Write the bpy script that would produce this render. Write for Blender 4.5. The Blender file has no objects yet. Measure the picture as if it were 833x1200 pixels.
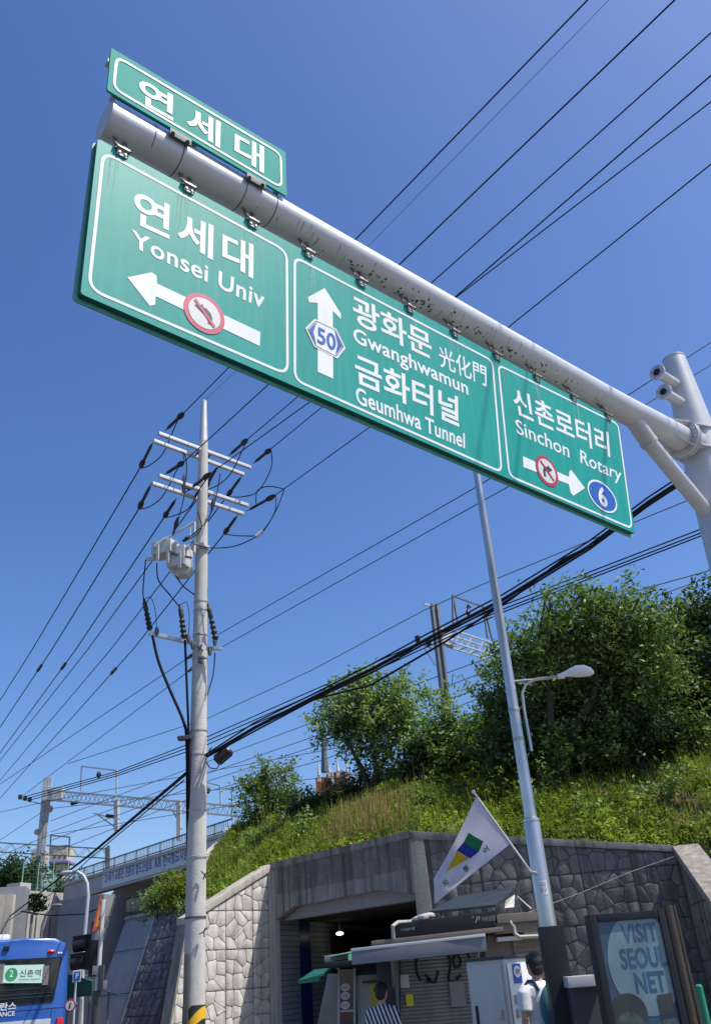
import bpy, bmesh, math, random
import numpy as np
from mathutils import Vector as V, Matrix
from mathutils.geometry import tessellate_polygon
random.seed(7); rng = np.random.default_rng(7)
S = bpy.context.scene; COL = S.collection
R = math.radians; PI = math.pi

# ------------------------------------------------------------------ camera
F = 1022.0; HC = 1.7
ze = np.array([-148., 1900., -F]); ze /= np.linalg.norm(ze)
fy = np.array([0, 0, -1.]) - ze * (-ze[2]); fy /= np.linalg.norm(fy)
MC = np.array([np.cross(fy, ze), fy, ze])            # world = MC @ camera
cd = bpy.data.cameras.new('camera'); cam = bpy.data.objects.new('camera', cd); COL.objects.link(cam)
m4 = Matrix.Identity(4)
for i in range(3):
    for j in range(3): m4[i][j] = MC[i][j]
m4[2][3] = HC
cam.matrix_world = m4
cd.sensor_fit = 'VERTICAL'; cd.sensor_height = 24; cd.lens = 24 * F / 1200
cd.clip_start = .05; cd.clip_end = 3000; S.camera = cam
# ------------------------------------------------------------------ sky, sun, exposure
SUN_AZ = (.958, -.287); SUN_EL = R(60)
w = bpy.data.worlds.new('World'); S.world = w; w.use_nodes = True
nt = w.node_tree; bg = nt.nodes['Background']
sky = nt.nodes.new('ShaderNodeTexSky'); sky.sky_type = 'NISHITA'; sky.sun_disc = False
sky.sun_elevation = SUN_EL; sky.sun_rotation = math.atan2(SUN_AZ[0], SUN_AZ[1])
sky.air_density = 1.0; sky.dust_density = 1.8; sky.ozone_density = 4.0; sky.altitude = 200
hs = nt.nodes.new('ShaderNodeHueSaturation'); hs.inputs['Saturation'].default_value = 1.22; hs.inputs['Hue'].default_value = .509
nt.links.new(sky.outputs[0], hs.inputs['Color']); nt.links.new(hs.outputs[0], bg.inputs[0]); bg.inputs[1].default_value = 0.14
sl = bpy.data.lights.new('sun', 'SUN'); sl.energy = 4.3; sl.angle = R(.53); sl.color = (1, .955, .88)
so = bpy.data.objects.new('sun', sl); COL.objects.link(so)
sd = V((SUN_AZ[0], SUN_AZ[1], 0)).normalized() * math.cos(SUN_EL) + V((0, 0, math.sin(SUN_EL)))
so.rotation_euler = sd.to_track_quat('Z', 'Y').to_euler(); so.location = (0, 0, 60)
S.view_settings.view_transform = 'Standard'; S.view_settings.look = 'None'
S.view_settings.exposure = 0.34; S.view_settings.gamma = 1

def ray(x, y):
    return V(MC @ np.array([(x - 416.5) / F, -(y - 600) / F, -1.]))
def ay(x, y, Y): d = ray(x, y); return d * (Y / d.y) + V((0, 0, HC))
def az(x, y, Z): d = ray(x, y); return d * ((Z - HC) / d.z) + V((0, 0, HC))
def apl(x, y, P, n):                                   # ray meets the plane through P with normal n
    d = ray(x, y); o = V((0, 0, HC)); return o + d * ((V(P) - o).dot(n) / d.dot(n))

# ------------------------------------------------------------------ materials
def mat(name, col, rough=.6, metal=0., var=.12, vs=3., bump=0., bs=40., streak=0., scol=(.03, .03, .03), island=0.,
        coat=0., trans=0., emit=None, spec=.5, rnd=0., alpha=1., sf=1., cr=.12):
    m = bpy.data.materials.new(name); m.use_nodes = True; n = m.node_tree; L = n.links
    b = n.nodes['Principled BSDF']; b.inputs['Roughness'].default_value = rough; b.inputs['Metallic'].default_value = metal
    b.inputs['Specular IOR Level'].default_value = spec
    if coat: b.inputs['Coat Weight'].default_value = coat; b.inputs['Coat Roughness'].default_value = cr
    g = n.nodes.new('ShaderNodeNewGeometry')
    no = n.nodes.new('ShaderNodeTexNoise'); no.inputs['Scale'].default_value = vs; no.inputs['Detail'].default_value = 5
    L.new(g.outputs['Position'], no.inputs['Vector'])
    mr = n.nodes.new('ShaderNodeMapRange'); mr.inputs[1].default_value = .3; mr.inputs[2].default_value = .7
    mr.inputs[3].default_value = 1 - var; mr.inputs[4].default_value = 1 + var
    L.new(no.outputs['Fac'], mr.inputs[0]); fac = mr.outputs[0]
    def mul(a, bb):
        x = n.nodes.new('ShaderNodeMath'); x.operation = 'MULTIPLY'; L.new(a, x.inputs[0]); L.new(bb, x.inputs[1]); return x.outputs[0]
    if island:
        r = n.nodes.new('ShaderNodeMapRange'); r.inputs[3].default_value = 1 - island; r.inputs[4].default_value = 1 + island
        L.new(g.outputs['Random Per Island'], r.inputs[0]); fac = mul(fac, r.outputs[0])
    if rnd:
        oi = n.nodes.new('ShaderNodeObjectInfo')
        r = n.nodes.new('ShaderNodeMapRange'); r.inputs[3].default_value = 1 - rnd; r.inputs[4].default_value = 1 + rnd
        L.new(oi.outputs['Random'], r.inputs[0]); fac = mul(fac, r.outputs[0])
    vm = n.nodes.new('ShaderNodeVectorMath'); vm.operation = 'SCALE'; vm.inputs[0].default_value = col[:3]; L.new(fac, vm.inputs['Scale'])
    out = vm.outputs[0]
    if streak:
        mp = n.nodes.new('ShaderNodeMapping'); mp.inputs['Scale'].default_value = (3.2 * sf, 3.2 * sf, .16 * sf ** .5); L.new(g.outputs['Position'], mp.inputs[0])
        s = n.nodes.new('ShaderNodeTexNoise'); s.inputs['Scale'].default_value = 1.6; s.inputs['Detail'].default_value = 6; L.new(mp.outputs[0], s.inputs[0])
        sr = n.nodes.new('ShaderNodeMapRange'); sr.inputs[1].default_value = .47; sr.inputs[2].default_value = .68; sr.inputs[4].default_value = streak
        L.new(s.outputs[0], sr.inputs[0])
        mx = n.nodes.new('ShaderNodeMix'); mx.data_type = 'RGBA'; mx.inputs[7].default_value = (*scol, 1)
        L.new(sr.outputs[0], mx.inputs[0]); L.new(out, mx.inputs[6]); out = mx.outputs[2]
    L.new(out, b.inputs['Base Color'])
    if bump:
        bn = n.nodes.new('ShaderNodeTexNoise'); bn.inputs['Scale'].default_value = bs; bn.inputs['Detail'].default_value = 6
        L.new(g.outputs['Position'], bn.inputs['Vector'])
        bp = n.nodes.new('ShaderNodeBump'); bp.inputs['Strength'].default_value = bump; bp.inputs['Distance'].default_value = .02
        L.new(bn.outputs[0], bp.inputs['Height']); L.new(bp.outputs[0], b.inputs['Normal'])
    if emit: b.inputs['Emission Color'].default_value = (*emit[0], 1); b.inputs['Emission Strength'].default_value = emit[1]
    if alpha < 1: b.inputs['Alpha'].default_value = alpha
    if trans:
        t = n.nodes.new('ShaderNodeBsdfTranslucent'); ms = n.nodes.new('ShaderNodeMixShader'); ms.inputs[0].default_value = trans
        tv = n.nodes.new('ShaderNodeVectorMath'); tv.operation = 'MULTIPLY'; tv.inputs[1].default_value = (1.5, 1.7, .5) if col[1] > col[0] * 1.2 else (1, 1, 1)
        L.new(out, tv.inputs[0]); L.new(tv.outputs[0], t.inputs[0])
        L.new(b.outputs[0], ms.inputs[1]); L.new(t.outputs[0], ms.inputs[2]); L.new(ms.outputs[0], n.nodes['Material Output'].inputs[0])
    return m
def tile_mat(name, c1, c2, mortar, bw, bh, ms, rough=.4, off=.5):
    m = bpy.data.materials.new(name); m.use_nodes = True; n = m.node_tree; L = n.links; b = n.nodes['Principled BSDF']
    tc = n.nodes.new('ShaderNodeTexCoord'); sx = n.nodes.new('ShaderNodeSeparateXYZ'); cx = n.nodes.new('ShaderNodeCombineXYZ')
    L.new(tc.outputs['Object'], sx.inputs[0]); L.new(sx.outputs[0], cx.inputs[0]); L.new(sx.outputs[2], cx.inputs[1])
    br = n.nodes.new('ShaderNodeTexBrick'); br.offset = off; br.inputs['Scale'].default_value = 1
    br.inputs['Color1'].default_value = (*c1, 1); br.inputs['Color2'].default_value = (*c2, 1); br.inputs['Mortar'].default_value = (*mortar, 1)
    br.inputs['Brick Width'].default_value = bw; br.inputs['Row Height'].default_value = bh; br.inputs['Mortar Size'].default_value = ms
    L.new(cx.outputs[0], br.inputs[0]); L.new(br.outputs[0], b.inputs[0]); b.inputs['Roughness'].default_value = rough
    bp = n.nodes.new('ShaderNodeBump'); bp.invert = True; bp.inputs['Distance'].default_value = .006; L.new(br.outputs['Fac'], bp.inputs['Height']); L.new(bp.outputs[0], b.inputs['Normal'])
    return m
def stripe_mat(name, c1, c2, period, vec=(0, 0, 1)):
    m = bpy.data.materials.new(name); m.use_nodes = True; n = m.node_tree; L = n.links; b = n.nodes['Principled BSDF']
    tc = n.nodes.new('ShaderNodeTexCoord'); d = n.nodes.new('ShaderNodeVectorMath'); d.operation = 'DOT_PRODUCT'; d.inputs[1].default_value = vec
    L.new(tc.outputs['Object'], d.inputs[0])
    x = n.nodes.new('ShaderNodeMath'); x.operation = 'DIVIDE'; x.inputs[1].default_value = period; L.new(d.outputs['Value'], x.inputs[0])
    f = n.nodes.new('ShaderNodeMath'); f.operation = 'FRACT'; L.new(x.outputs[0], f.inputs[0])
    g = n.nodes.new('ShaderNodeMath'); g.operation = 'GREATER_THAN'; g.inputs[1].default_value = .5; L.new(f.outputs[0], g.inputs[0])
    mx = n.nodes.new('ShaderNodeMix'); mx.data_type = 'RGBA'; mx.inputs[6].default_value = (*c1, 1); mx.inputs[7].default_value = (*c2, 1)
    L.new(g.outputs[0], mx.inputs[0]); L.new(mx.outputs[2], b.inputs[0]); b.inputs['Roughness'].default_value = .8
    return m
M = {
 'green': mat('sign_green', (.0, .295, .245), .5, var=.06, vs=2, streak=.16, scol=(.12, .42, .38), coat=.12, cr=.3, spec=.22, sf=4., bump=.03, bs=6),
 'green2': mat('sign_green_clean', (.0, .31, .25), .62, var=.05, vs=2, spec=.15),
 'green_rim': mat('sign_rim_green', (.10, .36, .29), .5, var=.1, vs=8),  # sign green made paler for sun on the backing sheet
 'green_dark': mat('sign_edge_green', (.0, .10, .085), .5),  # sign green darkened for shade on the box sides; also seam lines
 'white_film': mat('white_film', (.78, .8, .78), .45, var=.05, vs=5, streak=.22, scol=(.55, .58, .54), sf=4., spec=.25),
 'film_old': mat('aged_film', (.62, .62, .58), .5, var=.06, vs=6),
 'blue_film': mat('blue_film', (.01, .10, .42), .4, var=.05),
 'red_film': mat('red_film', (.42, .02, .045), .45, var=.08), 'pink_film': mat('pink_film', (.55, .06, .12), .45, var=.08),
 'black_film': mat('black_film', (.02, .025, .04), .5, var=.1),
 'galv': mat('galvanised_paint', (.54, .545, .55), .42, metal=.15, var=.07, vs=2.5, bump=.06, bs=9, streak=.06, scol=(.3, .29, .26)),
 'stain': mat('water_stain', (.34, .52, .48), .7, var=.3, vs=8, alpha=.4, spec=.2),
 'rust': mat('rust_run', (.20, .17, .13), .8, var=.3, vs=12, alpha=.45, spec=.2),
 'dull_red': mat('dull_red', (.26, .05, .03), .6, var=.15, vs=6),
 'galv_spot': mat('dark_spatter', (.06, .055, .05), .8, var=.3),
 'steel': mat('bracket_steel', (.42, .40, .36), .45, metal=.6, var=.2, vs=20), 'dark_steel': mat('dark_bracket', (.09, .09, .09), .6, metal=.3, var=.2),
 'brush': mat('stainless', (.52, .52, .51), .30, metal=.75, var=.12, vs=1.5),
 'concrete_pole': mat('pole_concrete', (.50, .48, .44), .85, var=.10, vs=5, bump=.35, bs=30, streak=.3, scol=(.33, .32, .295)),
 'wire': mat('cable_black', (.010, .011, .017), .7, var=.1, spec=.15), 'wire_grey': mat('cable_grey', (.10, .11, .13), .6, var=.1),
 'insul': mat('insulator_black', (.014, .015, .022), .45, var=.1),
 'arm': mat('crossarm_steel', (.50, .51, .52), .5, metal=.2, var=.1, vs=6), 'box_white': mat('switchgear_grey', (.50, .50, .47), .5, var=.08, vs=5),
 'mast': mat('mast_grey', (.15, .16, .17), .6, metal=.2, var=.15, vs=3), 'mast_light': mat('mast_pale', (.44, .46, .47), .6, metal=.1, var=.12, vs=3),
 'conc_lit': mat('wall_concrete_pale', (.42, .385, .32), .9, var=.13, vs=1.6, bump=.5, bs=12, streak=.55, scol=(.19, .175, .15)),  # sunlit copy of the wall concrete
 'stone_lit': mat('wall_stone_pale', (.55, .51, .455), .9, var=.16, vs=4, bump=.6, bs=14, streak=.55, scol=(.25, .23, .20), rnd=.10),  # sunlit copy of the walling stone, sun put into the pale base
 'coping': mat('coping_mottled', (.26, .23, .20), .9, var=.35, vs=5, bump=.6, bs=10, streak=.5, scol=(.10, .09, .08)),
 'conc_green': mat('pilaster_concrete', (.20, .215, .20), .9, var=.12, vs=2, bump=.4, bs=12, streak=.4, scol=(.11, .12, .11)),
 'conc_dark': mat('wall_concrete_shade_weathered', (.22, .215, .20), .9, var=.2, vs=1.5, bump=.5, bs=12, streak=.8, scol=(.045, .045, .045)),  # shaded copy of the wall concrete, with real stain streaks
 'stone_dark': mat('wall_stone_shade_weathered', (.15, .147, .142), .9, var=.2, vs=2.5, bump=.7, bs=12, streak=.8, scol=(.04, .038, .037), rnd=.12),  # shaded copy of the walling stone; shade and stains both in the colour
 'joint': mat('joint_dark', (.075, .072, .068), .95, var=.2), 'joint_pale': mat('joint_pale', (.24, .215, .18), .95, var=.2, streak=.5, scol=(.10, .09, .08)),
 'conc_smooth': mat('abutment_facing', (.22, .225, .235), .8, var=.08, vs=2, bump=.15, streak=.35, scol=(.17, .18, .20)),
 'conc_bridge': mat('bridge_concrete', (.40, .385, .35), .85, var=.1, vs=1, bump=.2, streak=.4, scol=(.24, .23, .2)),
 'girder': mat('girder_paint', (.34, .35, .36), .6, var=.08, vs=1, streak=.3, scol=(.25, .24, .23)),
 'banner': mat('banner_white', (.50, .52, .55), .6, var=.04), 'banner_ink': mat('banner_ink', (.02, .09, .28), .6),
 'soil': mat('slope_soil', (.08, .085, .03), .95, var=.4, vs=1.2, bump=.6, bs=6), 'dry': mat('dry_soil', (.19, .13, .07), .95, var=.35, vs=3, bump=.6, bs=8),
 'asphalt': mat('asphalt', (.05, .05, .052), .85, var=.15, vs=2, bump=.3, bs=60), 'paving': mat('paving', (.24, .22, .20), .85, var=.12, vs=1.5, bump=.2), 'kerb': mat('kerb_granite', (.34, .33, .31), .8, var=.12, rnd=.1),
 'paint': mat('road_paint', (.72, .72, .70), .7, var=.1, vs=6), 'paint_y': mat('road_paint_yellow', (.65, .42, .04), .7, var=.1, vs=6),
 'ground': mat('far_ground', (.13, .12, .10), .95, var=.2, vs=.2),
 'leaf': mat('leaf_mid', (.11, .175, .045), .5, var=.4, vs=.9, island=.5, trans=.22, spec=.3),
 'leaf_pale': mat('leaf_pale', (.23, .30, .12), .5, var=.3, vs=1.2, island=.35, trans=.28, spec=.35),
 'leaf_light': mat('leaf_light', (.15, .225, .07), .5, var=.35, vs=.9, island=.45, trans=.32, spec=.35),
 'leaf_dark': mat('leaf_dark', (.035, .072, .022), .5, var=.35, vs=.8, island=.4, trans=.22, spec=.3),
 'leaf_yel': mat('leaf_yellow', (.15, .19, .025), .6, var=.35, vs=1.2, island=.4, trans=.35, spec=.2),
 'weed': mat('weed_green', (.19, .25, .045), .6, var=.45, vs=.7, island=.45, trans=.35, spec=.2),
 'weed_dark': mat('weed_deep', (.09, .155, .03), .6, var=.4, vs=.9, island=.4, trans=.3, spec=.2),
 'straw': mat('straw', (.34, .25, .09), .7, var=.3, vs=2, island=.3, trans=.3, spec=.2),
 'bark': mat('bark', (.07, .05, .035), .9, var=.3, vs=10, bump=.7, bs=30),
 'brick': mat('church_brick', (.27, .085, .045), .9, var=.15, vs=1), 'church_stone': mat('church_stone', (.55, .52, .46), .8, var=.1), 'slate': mat('slate', (.10, .11, .12), .7, var=.15),
 'bus_blue': mat('bus_blue', (.015, .085, .34), .35, var=.05, coat=.3), 'bus_glass': mat('bus_glass', (.012, .018, .022), .08, var=.05, spec=.8), 'tyre': mat('rubber', (.02, .02, .02), .8), 'bus_skirt': mat('bus_silver', (.42, .45, .50), .4, var=.05),
 'lamp_red': mat('lamp_red', (.6, .02, .03), .3, var=.05), 'white': mat('white_paint', (.75, .75, .72), .5, var=.05, vs=3), 'cream': mat('cream_paint', (.56, .55, .49), .5, var=.06, vs=3, streak=.12, scol=(.4, .38, .3)),
 'mint': mat('led_panel', (.55, .78, .66), .4, var=.03), 'mint_green': mat('print_green', (.04, .30, .13), .5), 'ink': mat('print_dark', (.04, .06, .06), .6),
 'black': mat('black_paint', (.014, .015, .019), .55, var=.1, spec=.3), 'charcoal': mat('charcoal', (.045, .048, .055), .5, var=.12, vs=3), 'grey': mat('kiosk_grey', (.20, .195, .19), .5, var=.1, vs=2, streak=.2, scol=(.1, .1, .1)),
 'brown': mat('kiosk_brown', (.20, .16, .125), .55, var=.12, vs=3, streak=.3, scol=(.12, .10, .08)),
 'shutter': mat('shutter', (.34, .335, .33), .45, metal=.2, var=.1, vs=2, streak=.25, scol=(.09, .085, .08)),
 'awning': mat('awning_dusty', (.25, .25, .26), .7, var=.08, vs=3, streak=.2, scol=(.25, .25, .25)), 'awning_g': mat('awning_green', (.005, .11, .075), .6, var=.08, trans=.15), 'mint_strip': mat('light_green_trim', (.30, .62, .36), .5, var=.05),
 'yellow': mat('yellow_paint', (.70, .42, .01), .5, var=.08, vs=6), 'ybill': mat('yellow_bill', (.75, .62, .03), .5),
 'solar': mat('solar_panel', (.03, .04, .045), .5, var=.1, spec=.3), 'poster': mat('poster_pale', (.14, .22, .245), .35, var=.15, vs=3, coat=.35), 'poster_b': mat('poster_blue', (.03, .07, .125), .35, var=.25, vs=5, coat=.35),
 'poster_t': mat('poster_letters', (.03, .085, .16), .35, var=.3, vs=6, coat=.35), 'poster_d': mat('poster_figure', (.03, .035, .035), .4, var=.3, coat=.35), 'poster_s': mat('poster_figure_pale', (.055, .075, .07), .4, var=.6, vs=14, coat=.35),
 'bronze': mat('bronze_edge', (.08, .065, .05), .35, metal=.6, var=.15, vs=4), 'fence_g': mat('fence_green', (.20, .36, .24), .5, var=.05), 'fence_dk': mat('post_green', (.01, .22, .12), .5),
 'flag': mat('flag_cloth', (.66, .64, .72), .9, var=.04, vs=3, trans=.35), 'flag_g': mat('flag_green', (.01, .16, .10), .9, trans=.3), 'flag_b': mat('flag_blue', (.02, .04, .34), .9, trans=.3), 'flag_y': mat('flag_yellow', (.62, .46, .02), .9, trans=.3),
 'skin': mat('skin', (.50, .29, .20), .5, var=.05), 'hair': mat('hair', (.012, .01, .009), .45, var=.2, vs=60, bump=.6, bs=150), 'shirt': mat('white_shirt', (.66, .66, .68), .85, var=.05, bump=.2, bs=15), 'jeans': mat('navy_trousers', (.03, .04, .09), .9, var=.15),
 'pack': mat('teal_backpack', (.03, .13, .15), .8, var=.15), 'strap': mat('strap_navy', (.02, .03, .05), .8), 'lamp_on': mat('tunnel_lamp', (.9, .9, .7), .4, emit=((1, .95, .65), 1.6)),
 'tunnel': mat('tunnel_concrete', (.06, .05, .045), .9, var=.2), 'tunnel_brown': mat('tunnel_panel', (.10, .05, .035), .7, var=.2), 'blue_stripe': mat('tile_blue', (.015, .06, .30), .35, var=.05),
 'far_wall': mat('tower_plaster', (.50, .44, .36), .9, var=.06), 'purple': mat('tower_band', (.20, .16, .42), .8), 'far_win': mat('far_window', (.05, .06, .08), .3), 'teal_roof': mat('teal_roof', (.13, .20, .19), .7),
 'orange': mat('sign_orange', (.38, .14, .03), .5, var=.1), 'tent': mat('tent_green', (.02, .10, .07), .7, var=.1, trans=.15), 'pipe_w': mat('white_hose', (.42, .40, .36), .6),
}
M['tiles'] = tile_mat('wall_tiles', (.52, .58, .64), (.46, .52, .58), (.16, .18, .21), .30, .15, .012)
M['stripes'] = stripe_mat('striped_shirt', (.7, .7, .7), (.015, .015, .03), .052, (1, 0, .35))
M['hazard'] = stripe_mat('hazard_band', (.70, .42, .01), (.02, .02, .02), .30, (.75, -.2, -.75))

# ------------------------------------------------------------------ mesh helpers
W = {}                                                      # object -> its origin in the world
def tag(o, label=None, cat=None, group=None, kind=None):
    for k, v in (('label', label), ('category', cat), ('group', group), ('kind', kind)):
        if v: o[k] = v
    return o
def thing(name, label, cat, loc, group=None):
    o = bpy.data.objects.new(name, None); COL.objects.link(o); o.empty_display_size = .2
    o.location = V(loc); W[o] = V(loc); return tag(o, label, cat, group)
def link(name, me, parent=None, origin=V((0, 0, 0)), rot=0):
    o = bpy.data.objects.new(name, me); COL.objects.link(o); W[o] = V(origin); o.parent = parent
    o.location = V(origin) - (W[parent] if parent else V((0, 0, 0))); o.rotation_euler.z = rot; return o
class MB:
    def __init__(s): s.v = []; s.f = []
    def add(s, vs, fs): n = len(s.v); s.v += [V(x) for x in vs]; s.f += [[i + n for i in f] for f in fs]; return s
    def box(s, c, size, ax=None, bev=0):
        X, Y, Z = ax or (V((1, 0, 0)), V((0, 1, 0)), V((0, 0, 1))); c = V(c); h = [x / 2 for x in size]
        p = [c + X * (a * h[0]) + Y * (b * h[1]) + Z * (d * h[2]) for a in (-1, 1) for b in (-1, 1) for d in (-1, 1)]
        return s.add(p, [[0, 1, 3, 2], [4, 6, 7, 5], [0, 4, 5, 1], [2, 3, 7, 6], [0, 2, 6, 4], [1, 5, 7, 3]])
    def bar(s, a, b, wd, ht, up=V((0, 0, 1))):              # a rectangular bar from a to b
        a, b = V(a), V(b); X = (b - a).normalized(); Y = up.cross(X)
        if Y.length < 1e-4: Y = V((1, 0, 0))
        Y.normalize(); Z = X.cross(Y)
        return s.box((a + b) / 2, ((b - a).length, wd, ht), (X, Y, Z))
    def tube(s, pts, rad, n=10, cap=True):
        pts = [V(p) for p in pts]; rad = rad if isinstance(rad, (list, tuple)) else [rad] * len(pts)
        rings = []; up = None
        for i, p in enumerate(pts):
            t = (pts[min(i + 1, len(pts) - 1)] - pts[max(i - 1, 0)])
            if t.length < 1e-6: t = V((0, 0, 1))
            t.normalize()
            if up is None: up = t.orthogonal().normalized()
            else:
                up = up - t * up.dot(t)
                up = up.normalized() if up.length > 1e-5 else t.orthogonal().normalized()
            q = t.cross(up); rings.append([p + (up * math.cos(2 * PI * k / n) + q * math.sin(2 * PI * k / n)) * rad[i] for k in range(n)])
        vs = [x for r in rings for x in r]; fs = [[i * n + k, i * n + (k + 1) % n, (i + 1) * n + (k + 1) % n, (i + 1) * n + k] for i in range(len(pts) - 1) for k in range(n)]
        if cap: fs += [list(range(n))[::-1], [(len(pts) - 1) * n + k for k in range(n)]]
        return s.add(vs, fs)
    def prism(s, pts, off):                                 # planar outline pts swept by vector off
        pts = [V(p) for p in pts]; n = len(pts); off = V(off)
        tr = tessellate_polygon([pts]); vs = pts + [p + off for p in pts]
        fs = [list(t) for t in tr] + [[i + n for i in t][::-1] for t in tr] + [[i, (i + 1) % n, (i + 1) % n + n, i + n] for i in range(n)]
        return s.add(vs, fs)
    def ell(s, c, r, nu=14, nv=9, ax=None):
        X, Y, Z = ax or (V((1, 0, 0)), V((0, 1, 0)), V((0, 0, 1))); c = V(c); vs = []; fs = []
        for j in range(nv + 1):
            th = PI * j / nv
            for i in range(nu):
                ph = 2 * PI * i / nu; vs.append(c + X * (r[0] * math.sin(th) * math.cos(ph)) + Y * (r[1] * math.sin(th) * math.sin(ph)) + Z * (r[2] * math.cos(th)))
        for j in range(nv):
            for i in range(nu): fs.append([j * nu + i, (j + 1) * nu + i, (j + 1) * nu + (i + 1) % nu, j * nu + (i + 1) % nu])
        return s.add(vs, fs)
    def build(s, name, m, parent=None, smooth=True, bev=0, rot=0, origin=None, weld=True):
        vs = s.v
        c = V(origin) if origin is not None else V([(min(v[i] for v in vs) + max(v[i] for v in vs)) / 2 for i in range(3)])
        Ri = Matrix.Rotation(-rot, 3, 'Z')
        me = bpy.data.meshes.new(name); me.from_pydata([tuple(Ri @ (v - c)) for v in vs], [], s.f)
        bm = bmesh.new(); bm.from_mesh(me)
        if weld: bmesh.ops.remove_doubles(bm, verts=bm.verts, dist=1e-5)
        bmesh.ops.recalc_face_normals(bm, faces=bm.faces)
        if bev: bmesh.ops.bevel(bm, geom=[e for e in bm.edges if e.is_manifold and e.calc_face_angle(0) > .6], offset=bev, segments=2, affect='EDGES', profile=.7, clamp_overlap=True)
        bm.to_mesh(me); bm.free()
        if smooth:
            me.polygons.foreach_set('use_smooth', [True] * len(me.polygons)); me.set_sharp_from_angle(angle=R(35))
        me.materials.append(M[m] if isinstance(m, str) else m)
        return link(name, me, parent, c, rot)
def box(name, c, size, m, parent, ax=None, bev=.008): return MB().box(c, size, ax).build(name, m, parent, bev=bev)
def frame(rotz): c, s_ = math.cos(rotz), math.sin(rotz); return (V((c, s_, 0)), V((-s_, c, 0)), V((0, 0, 1)))
_tc = {}
def text_geo(body, off=.0, sp=1.0, ls=1.0):
    c = bpy.data.curves.new('t', 'FONT'); c.body = body; c.offset = off; c.space_character = sp; c.resolution_u = 4; c.space_line = ls
    ob = bpy.data.objects.new('t', c); COL.objects.link(ob); bpy.context.view_layer.update()
    me = bpy.data.meshes.new_from_object(ob.evaluated_get(bpy.context.evaluated_depsgraph_get()))
    vs = np.array([v.co[:2] for v in me.vertices]); fs = [list(p.vertices) for p in me.polygons]
    bpy.data.objects.remove(ob); bpy.data.curves.remove(c); bpy.data.meshes.remove(me)
    lo = vs.min(0); hi = vs.max(0); return (vs - lo) / (hi - lo), fs
def text(name, body, quad, P, m, parent, off=.0, sp=1.0, rot=0):
    """quad = tl, bl, tr, br in plane coordinates; P maps plane coordinates to the world"""
    vs, fs = text_geo(body, off, sp); tl, bl, tr, br = [np.array(q) for q in quad]
    wv = [P(*((bl * (1 - x) + br * x) * (1 - y) + (tl * (1 - x) + tr * x) * y)) for x, y in vs]
    nw = len(body.split()) if '\n' not in body else 1; cuts = []
    if nw > 1:                                               # one mesh per word: cut at the widest empty gaps
        iv = sorted((min(vs[i][0] for i in f), max(vs[i][0] for i in f)) for f in fs); end = iv[0][1]; gaps = []
        for a, c in iv:
            if a > end: gaps.append((a - end, (a + end) / 2))
            end = max(end, c)
        cuts = sorted(g[1] for g in sorted(gaps)[-(nw - 1):])
    o = None
    for k in range(len(cuts) + 1):
        lo_ = cuts[k - 1] if k else -1; hi_ = cuts[k] if k < len(cuts) else 2
        ff = [f for f in fs if lo_ < vs[f[0]][0] < hi_]; used = sorted({i for f in ff for i in f}); mp = {u: n for n, u in enumerate(used)}
        o = MB().add([wv[i] for i in used], [[mp[i] for i in f] for f in ff]).build(name, m, parent, smooth=False, weld=False)
    return o
def flat(name, pts, P, m, parent): return MB().add([P(*p) for p in pts], [list(t) for t in tessellate_polygon([[V((p[0], p[1], 0)) for p in pts]])]).build(name, m, parent, smooth=False)
def circ(cx, cy, rx, ry=None, n=36): ry = ry or rx; return [(cx + rx * math.cos(2 * PI * k / n), cy + ry * math.sin(2 * PI * k / n)) for k in range(n)]
def rrect(tl, bl, br, tr, r, n=6):                          # rounded quad outline
    c = [V((*p, 0)) for p in (bl, br, tr, tl)]; out = []
    for i in range(4):
        p, a, b = c[i], c[i - 1], c[(i + 1) % 4]; da = (a - p).normalized() * r; db = (b - p).normalized() * r
        for k in range(n + 1):
            t = k / n; out.append(tuple(((p + da) * (1 - t) ** 2 + p * 2 * t * (1 - t) + (p + db) * t * t)[:2]))
    return out
def ring(name, outer, inner, P, m, parent):
    n = len(outer); return MB().add([P(*p) for p in outer + inner], [[i, (i + 1) % n, n + (i + 1) % n, n + i] for i in range(n)]).build(name, m, parent, smooth=False)
def inset(pts, d):
    c = [V((*p, 0)) for p in pts]; out = []; n = len(c)
    for i in range(n):
        e1 = (c[i] - c[i - 1]); e2 = (c[(i + 1) % n] - c[i])
        t = ((e1.normalized() if e1.length > 1e-7 else e2.normalized()) + e2.normalized()).normalized()
        out.append(tuple((c[i] + V((-t.y, t.x, 0)) * d)[:2]))
    return out
def stroke(name, paths, wd, P, m, parent, taper=False):
    b = MB()
    for pts in paths:
        pts = [V((*p, 0)) for p in pts]; L = []; n = len(pts)
        for i, p in enumerate(pts):
            t = (pts[min(i + 1, n - 1)] - pts[max(i - 1, 0)]).normalized(); q = V((-t.y, t.x, 0)) * wd / 2
            L += [P(*(p + q)[:2]), P(*(p - q)[:2])]
        b.add(L, [[2 * i, 2 * i + 1, 2 * i + 3, 2 * i + 2] for i in range(n - 1)])
    return b.build(name, m, parent, smooth=False)
def wire(name, pts, r, label, m='wire', group=None, sag=0., n=6, parent=None, ext=0.):
    P = []; pts = [V(p) for p in pts]
    if ext: pts.append(pts[-1] + (pts[-1] - pts[-2]).normalized() * ext)
    for a, b in zip(pts, pts[1:]):
        k = 10 if sag else 2
        for i in range(k): t = i / k; P.append(a.lerp(b, t) - V((0, 0, 4 * sag * t * (1 - t))))
    P.append(pts[-1])
    o = MB().tube(P, r, n).build(name, m, parent)
    if label: tag(o, label, 'cable', group)
    return o

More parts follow.
